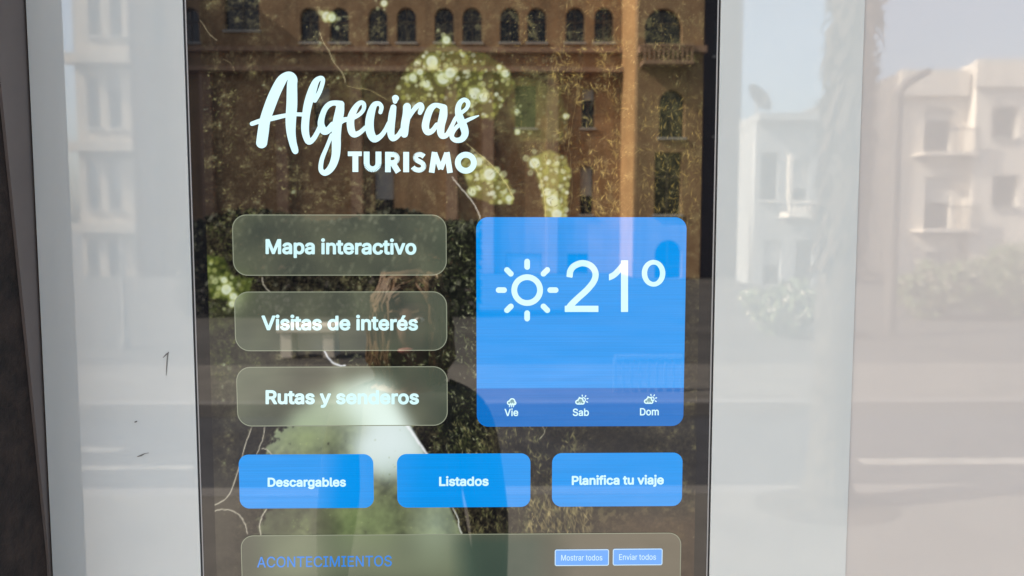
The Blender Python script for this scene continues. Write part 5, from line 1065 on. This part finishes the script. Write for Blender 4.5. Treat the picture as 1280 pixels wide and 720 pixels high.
# ---- palm tree on the far side of the pavement
DP = 3.50
pb = across(1033, 640, DP); pb.z = 0
pm = across(1046, 330, DP); pt = across(1069, 0, DP)
palm = thing('palm_tree', 'rough grey palm trunk at the kerb, mirrored at the right end of the kiosk', 'palm tree', (pb.x, pb.y, 0))
top = pt + (pt - pm) * 1.6
bm = bmesh.new()
pts, rs = [], []
for i in range(40):
    t = i / 39
    p = pb.lerp(pm, t / 0.35) if t < 0.35 else pm.lerp(top, (t - 0.35) / 0.65)
    pts.append(tuple(p)); rs.append(0.112 - 0.02 * t + (0.05 * (1 - t * 12) if t < 0.08 else 0) + (0.006 if i % 2 else -0.004))
add_tube(bm, pts, rs, 18)
mesh_obj('trunk', bm, M['bark'], palm)
bm = bmesh.new()
for i in range(1500):
    t = rng.random(); p = (pm + Vector((0, 0, 0.02))).lerp(top, t); a = rng.uniform(0, 2 * math.pi)
    r0 = 0.09; L = rng.uniform(0.10, 0.24) * (0.8 + 0.5 * t)
    d = Vector((math.cos(a), math.sin(a), 0)); sd = Vector((-math.sin(a), math.cos(a), 0)) * rng.uniform(0.018, 0.04)
    b0 = p + d * r0; tip = p + d * (r0 + rng.uniform(0.03, 0.105)) + Vector((0, 0, rng.choice([-1, -1, 0.4]) * L))
    mid = b0.lerp(tip, 0.5) + d * 0.02
    v = [bm.verts.new(q) for q in (b0 - sd, b0 + sd, mid + sd * 0.8, tip, mid - sd * 0.8)]
    bm.faces.new(v)
mesh_obj('dry_leaf_skirt', bm, M['frond_dry'], palm)
bm = bmesh.new()
for i in range(26):
    a = 2 * math.pi * i / 26 + rng.uniform(-0.1, 0.1); el = rng.uniform(0.0, 0.9)
    prev = None; L = rng.uniform(1.7, 2.3)
    for k in range(15):
        t = k / 14
        p = top + Vector((math.cos(a), math.sin(a), 0)) * (L * t * math.cos(el * (1 - t))) + Vector((0, 0, L * (math.sin(el) * t - 0.75 * t * t)))
        if prev is not None:
            d = (p - prev).normalized(); s = d.cross(Vector((0, 0, 1))).normalized()
            for sg in (-1, 1):
                tip = p + s * sg * 0.42 * math.sin(math.pi * min(1, t * 0.9 + 0.1)) + d * 0.2 - Vector((0, 0, 0.12))
                bm.faces.new([bm.verts.new(q) for q in (prev, p, tip)])
        prev = p
mesh_obj('crown', bm, M['frond'], palm)
# planting bed at its foot
bm = bmesh.new(); ring_o, ring_i = [], []
for k in range(24):
    a = 2 * math.pi * k / 24
    ring_o.append(bm.verts.new((pb.x + 0.42 * math.cos(a), pb.y + 0.3 * math.sin(a), 0.004))); ring_i.append(bm.verts.new((pb.x + 0.1 * math.cos(a), pb.y + 0.1 * math.sin(a), 0.05)))
for k in range(24): bm.faces.new((ring_o[k], ring_o[(k + 1) % 24], ring_i[(k + 1) % 24], ring_i[k]))
tag(mesh_obj('soil', bm, M['bark']), kind='structure')

# ---- street lamp
DL = 10.9
lb = across(1111, 423, DL); lb.z = 0
l1 = across(1111, 118, DL); l2 = across(1158, 90, DL)
lamp = thing('street_lamp', 'grey street lamp with slanting arm and flat lantern, mirrored before the apartment block', 'street lamp', tuple(lb))
bm = bmesh.new(); add_tube(bm, [(lb.x, lb.y, 0), (lb.x, lb.y, l1.z * 0.5), (lb.x, lb.y, l1.z)], (0.10, 0.085, 0.08), 12); mesh_obj('pole', bm, M['metal'], lamp)
bm = bmesh.new(); add_tube(bm, [(lb.x, lb.y, l1.z - 0.02), tuple(l1.lerp(l2, 0.45))], (0.07, 0.06), 10); mesh_obj('arm', bm, M['metal'], lamp)
bm = bmesh.new(); c = l1.lerp(l2, 0.72); dv = (l2 - l1).normalized()
add_box(bm, -0.20, 0.20, -0.12, 0.12, -0.05, 0.06)
bmesh.ops.transform(bm, matrix=Matrix.Translation(c) @ Matrix.Rotation(-math.atan2(dv.z, dv.x), 4, 'Y'), verts=bm.verts[:])
mesh_obj('lantern', bm, M['metal'], lamp, bevel=0.02)

# ---- low railing, bench and post
DF = 6.7
ra, rb = across(768, 497, DF), across(852, 497, DF)
fence = thing('low_railing', 'low pale bar railing across the street, mirrored at the foot of the blue weather card', 'railing', ((ra.x + rb.x) / 2, ra.y, 0))
boxes('rail', [(ra.x, rb.x, -DF - 0.02, -DF + 0.02, 0.34, 0.38)], M['pale_metal'], fence)
for i in range(9):
    x = ra.x + (rb.x - ra.x) * i / 8
    boxes('upright', [(x - 0.012, x + 0.012, -DF - 0.012, -DF + 0.012, 0, 0.339)], M['pale_metal'], fence)
DB = 9.0
ba, bb = across(352, 446, DB), across(425, 446, DB)
bench = thing('stone_bench', 'pale low stone bench on the far pavement, mirrored behind the second menu button', 'bench', ((ba.x + bb.x) / 2, -DB, 0))
boxes('seat', [(ba.x, bb.x, -DB - 0.2, -DB + 0.2, 0.33, 0.42)], M['white_render'], bench, bevel=0.01)
boxes('leg', [(ba.x + 0.04, ba.x + 0.18, -DB - 0.17, -DB + 0.17, 0, 0.329)], M['white_render'], bench)
boxes('leg', [(bb.x - 0.18, bb.x - 0.04, -DB - 0.17, -DB + 0.17, 0, 0.329)], M['white_render'], bench)
pz = across(157, 432, 9.8)
bm = bmesh.new(); hgt = across(157, 300, 9.8).z
add_tube(bm, [(pz.x, -9.8, 0), (pz.x, -9.8, 0.12), (pz.x, -9.8, 0.13), (pz.x, -9.8, hgt - 0.1), (pz.x, -9.8, hgt)], (0.07, 0.07, 0.035, 0.03, 0.012), 12)
tag(mesh_obj('thin_post', bm, M['pale_metal']), 'slim pale post across the street, mirrored left of the screen', 'post')

# ---- flowering shrubs in front of the apartment block
SH = ['rounded green shrub with pale flowers, mirrored below the apartment balconies', 'taller green shrub with pale flowers, mirrored near the right edge', 'small green shrub in the shade, mirrored left of the palm foot']
for (px, py, dd, rx, hz), lb_ in zip(((1175, 395, 13.2, 0.75, 1.05), (1262, 392, 13.4, 0.9, 1.35), (985, 420, 11.0, 0.7, 0.8)), SH):
    c = across(px, py, dd); c.z = 0
    sh = thing('shrub', lb_, 'shrub', tuple(c), 'shrubs across the street')
    for nm, mat, cnt, sz in (('foliage', M['leaf'], 2200, 0.055), ('flowers', M['flower'], 150, 0.04)):
        bm = bmesh.new()
        for _ in range(cnt):
            u = Vector(rng.normal(0, 1, 3)); u.normalize(); r = rng.uniform(0.35, 1.0) ** 0.6 * (0.95 + 0.22 * math.sin(5 * u.x + 3 * u.z + px) + 0.16 * math.sin(9 * u.x - 7 * u.z)) + abs(rng.normal(0, 0.06))
            if nm == 'flowers': r = max(r, 0.93)
            p = c + Vector((u.x * rx * r, u.y * rx * r * 0.8, hz * 0.52 + u.z * hz * 0.48 * r))
            a = Vector(rng.normal(0, 1, 3)).normalized() * sz; b = a.orthogonal().normalized() * sz * 0.6
            bm.faces.new([bm.verts.new(q) for q in (p - a, p + b, p + a, p - b)])
        mesh_obj(nm, bm, mat, sh)
    bm = bmesh.new()
    for k in range(7):
        a = rng.uniform(0, 6.28); add_tube(bm, [tuple(c), tuple(c + Vector((0.3 * rx * math.cos(a), 0.3 * rx * math.sin(a), hz * 0.35))), tuple(c + Vector((0.6 * rx * math.cos(a), 0.6 * rx * math.sin(a), hz * 0.7)))], (0.022, 0.016, 0.008), 6)
    mesh_obj('stem', bm, M['bark'], sh)

M['hedge'] = material('hedge', (0.032, 0.042, 0.022), rough=0.7, noise=(4, 0.4))
ha, hb = across(232, 398, 14.0), across(600, 398, 14.0)
hedge = thing('hedge', 'long dark clipped hedge before the brown building, mirrored behind the menu buttons', 'hedge', ((ha.x + hb.x) / 2, -14, 0))
bm = bmesh.new()
for _ in range(9000):
    p = Vector((rng.uniform(ha.x, hb.x), -14 + rng.uniform(-0.45, 0.45), 1.95 * rng.random() ** 0.8))
    p.z += 0.12 * math.sin(p.x * 2.3) * (p.z / 1.95)
    a = Vector(rng.normal(0, 1, 3)).normalized() * 0.085; b = a.orthogonal().normalized() * 0.055
    bm.faces.new([bm.verts.new(q) for q in (p - a, p + b, p + a, p - b)])
mesh_obj('foliage', bm, M['hedge'], hedge)
for i in range(7):
    x = ha.x + (hb.x - ha.x) * (i + 0.5) / 7
    bm = bmesh.new(); add_tube(bm, [(x, -14, 0), (x + 0.05, -14, 0.7), (x - 0.03, -14, 1.4)], (0.05, 0.04, 0.02), 7); mesh_obj('stem', bm, M['bark'], hedge)

# ---- the person taking the photograph
M['skin'] = material('skin', (0.22, 0.13, 0.09), rough=0.55, noise=(12, 0.06))
M['hair'] = material('hair', (0.15, 0.09, 0.044), rough=0.5, noise=(40, 0.35))
M['shirt'] = material('shirt', (0.035, 0.034, 0.03), rough=0.9, noise=(30, 0.12))
M['trousers'] = material('trousers', (0.04, 0.045, 0.055), rough=0.9, noise=(40, 0.12))
M['shoe'] = material('shoe', (0.05, 0.045, 0.04), rough=0.6, noise=(20, 0.1))
M['eye_white'] = material('eye_white', (0.7, 0.68, 0.65), rough=0.3, noise=(5, 0.02))
M['iris'] = material('iris', (0.06, 0.035, 0.02), rough=0.2, noise=(50, 0.1))
M['lip'] = material('lip', (0.33, 0.13, 0.11), rough=0.5, noise=(20, 0.05))
M['phone'] = material('phone', (0.03, 0.03, 0.034), rough=0.3, noise=(8, 0.05))

def skinned(name, nodes, edges, mat, parent, root, levels=2):
    names = list(nodes); idx = {n: i for i, n in enumerate(names)}
    me = bpy.data.meshes.new(name)
    me.from_pydata([nodes[n][0] for n in names], [(idx[a], idx[b]) for a, b in edges], [])
    tmp = bpy.data.objects.new(name, me); COL.objects.link(tmp)
    sk = tmp.modifiers.new('skin', 'SKIN'); sk.use_smooth_shade = True
    for n in names:
        d = me.skin_vertices[0].data[idx[n]]; r = nodes[n][1]
        d.radius = r if isinstance(r, tuple) else (r, r); d.use_root = n == root
    sb = tmp.modifiers.new('sub', 'SUBSURF'); sb.levels = levels; sb.render_levels = levels
    dg = bpy.context.evaluated_depsgraph_get()
    out = bpy.data.meshes.new_from_object(tmp.evaluated_get(dg))
    bpy.data.objects.remove(tmp); bpy.data.meshes.remove(me)
    out.materials.clear(); out.materials.append(mat); out.name = name
    return link(name, out, parent)

hc = across(512, 398, 1.14)                      # head centre
BX, BY, HZ = hc.x, hc.y, hc.z
V3 = lambda x, y, z: (BX + x, BY + y, z)
NK = HZ - 0.175
person = thing('person', 'tawny-haired person in a dark shirt, mirrored behind the second menu button', 'person', (BX, BY, 0))
nd = {
    'pelvis': (V3(0, 0, HZ - 0.63), 0.125), 'belly': (V3(0, 0.01, HZ - 0.47), 0.118), 'chest': (V3(0, 0, HZ - 0.31), (0.135, 0.115)), 'collar': (V3(0, -0.01, HZ - 0.215), 0.075),
    'neck': (V3(0, 0.0, HZ - 0.145), 0.05), 'jaw': (V3(0, 0.022, HZ - 0.065), 0.055), 'head': (V3(0, 0.0, HZ + 0.01), 0.079), 'crown': (V3(0, -0.002, HZ + 0.055), 0.070),
    'shoulder_r': (V3(0.155, -0.005, HZ - 0.25), 0.055), 'elbow_r': (V3(0.205, -0.03, HZ - 0.54), 0.040), 'wrist_r': (V3(0.21, 0.0, HZ - 0.80), 0.026), 'palm_r': (V3(0.205, 0.015, HZ - 0.87), (0.03, 0.018)),
    'shoulder_l': (V3(-0.155, -0.005, HZ - 0.25), 0.055), 'elbow_l': (V3(-0.205, -0.03, HZ - 0.54), 0.040), 'wrist_l': (V3(-0.21, 0.0, HZ - 0.80), 0.026), 'palm_l': (V3(-0.205, 0.015, HZ - 0.87), (0.03, 0.018)),
    'hip_r': (V3(0.085, 0, HZ - 0.72), 0.09), 'knee_r': (V3(0.09, 0.02, HZ - 1.02), 0.06), 'ankle_r': (V3(0.09, -0.02, 0.10), 0.042), 'toe_r': (V3(0.10, 0.12, 0.04), 0.034),
    'hip_l': (V3(-0.085, 0, HZ - 0.72), 0.09), 'knee_l': (V3(-0.09, 0.02, HZ - 1.02), 0.06), 'ankle_l': (V3(-0.09, -0.02, 0.10), 0.042), 'toe_l': (V3(-0.10, 0.12, 0.04), 0.034),
}
ed = [('pelvis', 'belly'), ('belly', 'chest'), ('chest', 'collar'), ('collar', 'neck'), ('neck', 'jaw'), ('jaw', 'head'), ('head', 'crown'),
      ('collar', 'shoulder_r'), ('shoulder_r', 'elbow_r'), ('elbow_r', 'wrist_r'), ('wrist_r', 'palm_r'), ('collar', 'shoulder_l'), ('shoulder_l', 'elbow_l'), ('elbow_l', 'wrist_l'), ('wrist_l', 'palm_l'),
      ('pelvis', 'hip_r'), ('hip_r', 'knee_r'), ('knee_r', 'ankle_r'), ('ankle_r', 'toe_r'), ('pelvis', 'hip_l'), ('hip_l', 'knee_l'), ('knee_l', 'ankle_l'), ('ankle_l', 'toe_l')]
# both hands hang: four fingers and a thumb each
for sd, sg in (('l', 1), ('r', -1)):
    lp = Vector(nd['palm_' + sd][0])
    for f, (yo, ln) in enumerate(((0.03, 0.060), (0.01, 0.068), (-0.010, 0.062), (-0.028, 0.048))):
        n = '%s%d' % (sd, f)
        nd['k' + n] = (tuple(lp + Vector((0, yo, -0.035))), 0.0088); nd['m' + n] = (tuple(lp + Vector((sg * 0.010, yo, -0.04 - ln * 0.5))), 0.0078); nd['t' + n] = (tuple(lp + Vector((sg * 0.026, yo - 0.002, -0.035 - ln))), 0.0068)
        ed += [('palm_' + sd, 'k' + n), ('k' + n, 'm' + n), ('m' + n, 't' + n)]
    nd['th0' + sd] = (tuple(lp + Vector((sg * 0.012, 0.04, 0.0))), 0.0095); nd['th1' + sd] = (tuple(lp + Vector((sg * 0.02, 0.052, -0.035))), 0.008)
    ed += [('palm_' + sd, 'th0' + sd), ('th0' + sd, 'th1' + sd)]
body = skinned('body', nd, ed, M['skin'], person, 'pelvis')
# nose and ears are drawn out of the head's own surface
for v in body.data.vertices:
    p = v.co - hc
    if abs(p.x) < 0.03 and p.y > 0.05 and -0.07 < p.z < 0.02:
        v.co.y += 0.024 * max(0, 1 - abs(p.x) / 0.03) * max(0, 1 - abs(p.z + 0.025) / 0.05)
    if abs(p.x) > 0.06 and abs(p.y) < 0.03 and abs(p.z + 0.02) < 0.035 and abs(p.x) < 0.11:
        v.co.x += math.copysign(0.012, p.x)
def blob(bm, c, r, n=12):
    bmesh.ops.create_uvsphere(bm, u_segments=n, v_segments=n // 2 + 2, radius=1.0, matrix=Matrix.Translation(c) @ Matrix.Diagonal((*r, 1)))
for sx in (-1, 1):
    bm = bmesh.new(); blob(bm, hc + Vector((sx * 0.032, 0.066, 0.004)), (0.0135, 0.010, 0.0065)); e = mesh_obj('eye', bm, M['eye_white'], body, smooth=True)
    bm = bmesh.new(); blob(bm, hc + Vector((sx * 0.032, 0.0755, 0.004)), (0.006, 0.004, 0.006)); mesh_obj('iris', bm, M['iris'], body, smooth=True)
    bm = bmesh.new(); add_tube(bm, [tuple(hc + Vector((sx * 0.016, 0.076, 0.022))), tuple(hc + Vector((sx * 0.032, 0.077, 0.027))), tuple(hc + Vector((sx * 0.048, 0.068, 0.022)))], (0.003, 0.004, 0.002), 6); mesh_obj('eyebrow', bm, M['hair'], body)
bm = bmesh.new(); blob(bm, hc + Vector((0, 0.078, -0.072)), (0.022, 0.008, 0.008)); mesh_obj('mouth', bm, M['lip'], body, smooth=True)
# hair: a scalp cap, and locks combed from a side parting over the head and down to the shoulders
bm = bmesh.new()
blob(bm, hc + Vector((0, -0.026, 0.038)), (0.086, 0.080, 0.084), 32)
for k in range(420):
    a = rad(rng.uniform(112, 412))                      # leaves the face, at 52 to 112 degrees, open
    lift = rng.uniform(1.0, 1.08)
    y0 = rng.uniform(-0.09, 0.045)
    pts = [hc + Vector((0.022, y0, 0.038 + 0.087 * math.sqrt(1 - ((y0 + 0.018) / 0.09) ** 2)))]
    ca, sa = math.cos(a), math.sin(a)
    for th, rr, zz in ((0.62, 0.72, 0.098), (1.0, 1.0, 0.045), (1.0, 1.10, -0.03), (1.0, 1.12, -0.10), (1.0, 0.92, -0.16)):
        wv = 0.008 * math.sin(7 * zz * 9 + k)
        pts.append(hc + Vector(((0.088 * rr * lift + wv) * ca + 0.008 * (1 - th), -0.018 + (0.086 * rr * lift + wv) * sa, zz * (lift if zz > 0 else 1) + rng.normal(0, 0.005))))
    r = rng.uniform(0.0035, 0.007)
    add_tube(bm, [tuple(q) for q in pts], (r * 0.6, r, r, r, r * 0.8, r * 0.25), 5)
for k in range(190):
    sd = -1 if rng.random() < 0.55 else 1
    y0 = rng.uniform(-0.01, 0.05); j = lambda s: rng.normal(0, s)
    low = rng.uniform(0.045, 0.085) if sd < 0 else rng.uniform(0.06, 0.085)
    pts = [hc + Vector((0.022, y0, 0.037 + 0.087 * math.sqrt(1 - ((y0 + 0.018) / 0.09) ** 2))), hc + Vector((0.02 + sd * 0.034, 0.064 + j(0.003), low + j(0.004))), hc + Vector((sd * 0.076 + j(0.003), 0.038, low - 0.045)),
           hc + Vector((sd * 0.094 + j(0.004), 0.008, -0.04 + j(0.006))), hc + Vector((sd * 0.092 + j(0.006), 0.012, -0.10 + j(0.01))), hc + Vector((sd * 0.072 + j(0.006), 0.022, -0.155 + j(0.015)))]
    r = rng.uniform(0.0035, 0.0065)
    add_tube(bm, [tuple(q) for q in pts], (r * 0.6, r, r, r, r * 0.8, r * 0.25), 5)
mesh_obj('hair', bm, M['hair'], person, smooth=True)
def garment(name, keep, off, mat):
    """cloth that follows the body: the kept part of its surface, standing off it"""
    bm = bmesh.new(); bm.from_mesh(body.data); bm.normal_update()
    nrm = {v: v.normal.copy() for v in bm.verts}
    bmesh.ops.delete(bm, geom=[f for f in bm.faces if not keep(f.calc_center_median())], context='FACES')
    for v in bm.verts: v.co += nrm[v] * off
    bmesh.ops.solidify(bm, geom=bm.faces[:], thickness=-0.003)
    return mesh_obj(name, bm, mat, person, smooth=True)
in_arm = lambda c: abs(c.x - BX) > 0.15
garment('shirt', lambda c: (HZ - 0.74 < c.z < HZ - 0.185 and not in_arm(c)) or (in_arm(c) and HZ - 0.775 < c.z < HZ - 0.15), 0.013, M['shirt'])
garment('trousers', lambda c: 0.085 < c.z < HZ - 0.62 and abs(c.x - BX) < 0.172, 0.008, M['trousers'])
for sx in (-1, 1):
    x = BX + sx * 0.092
    skinned('shoe', {'a': ((x, BY - 0.04, 0.045), 0.045), 'b': ((x + sx * 0.005, BY + 0.06, 0.04), 0.042), 'c': ((x + sx * 0.01, BY + 0.145, 0.032), 0.032)}, [('a', 'b'), ('b', 'c')], M['shoe'], person, 'a')
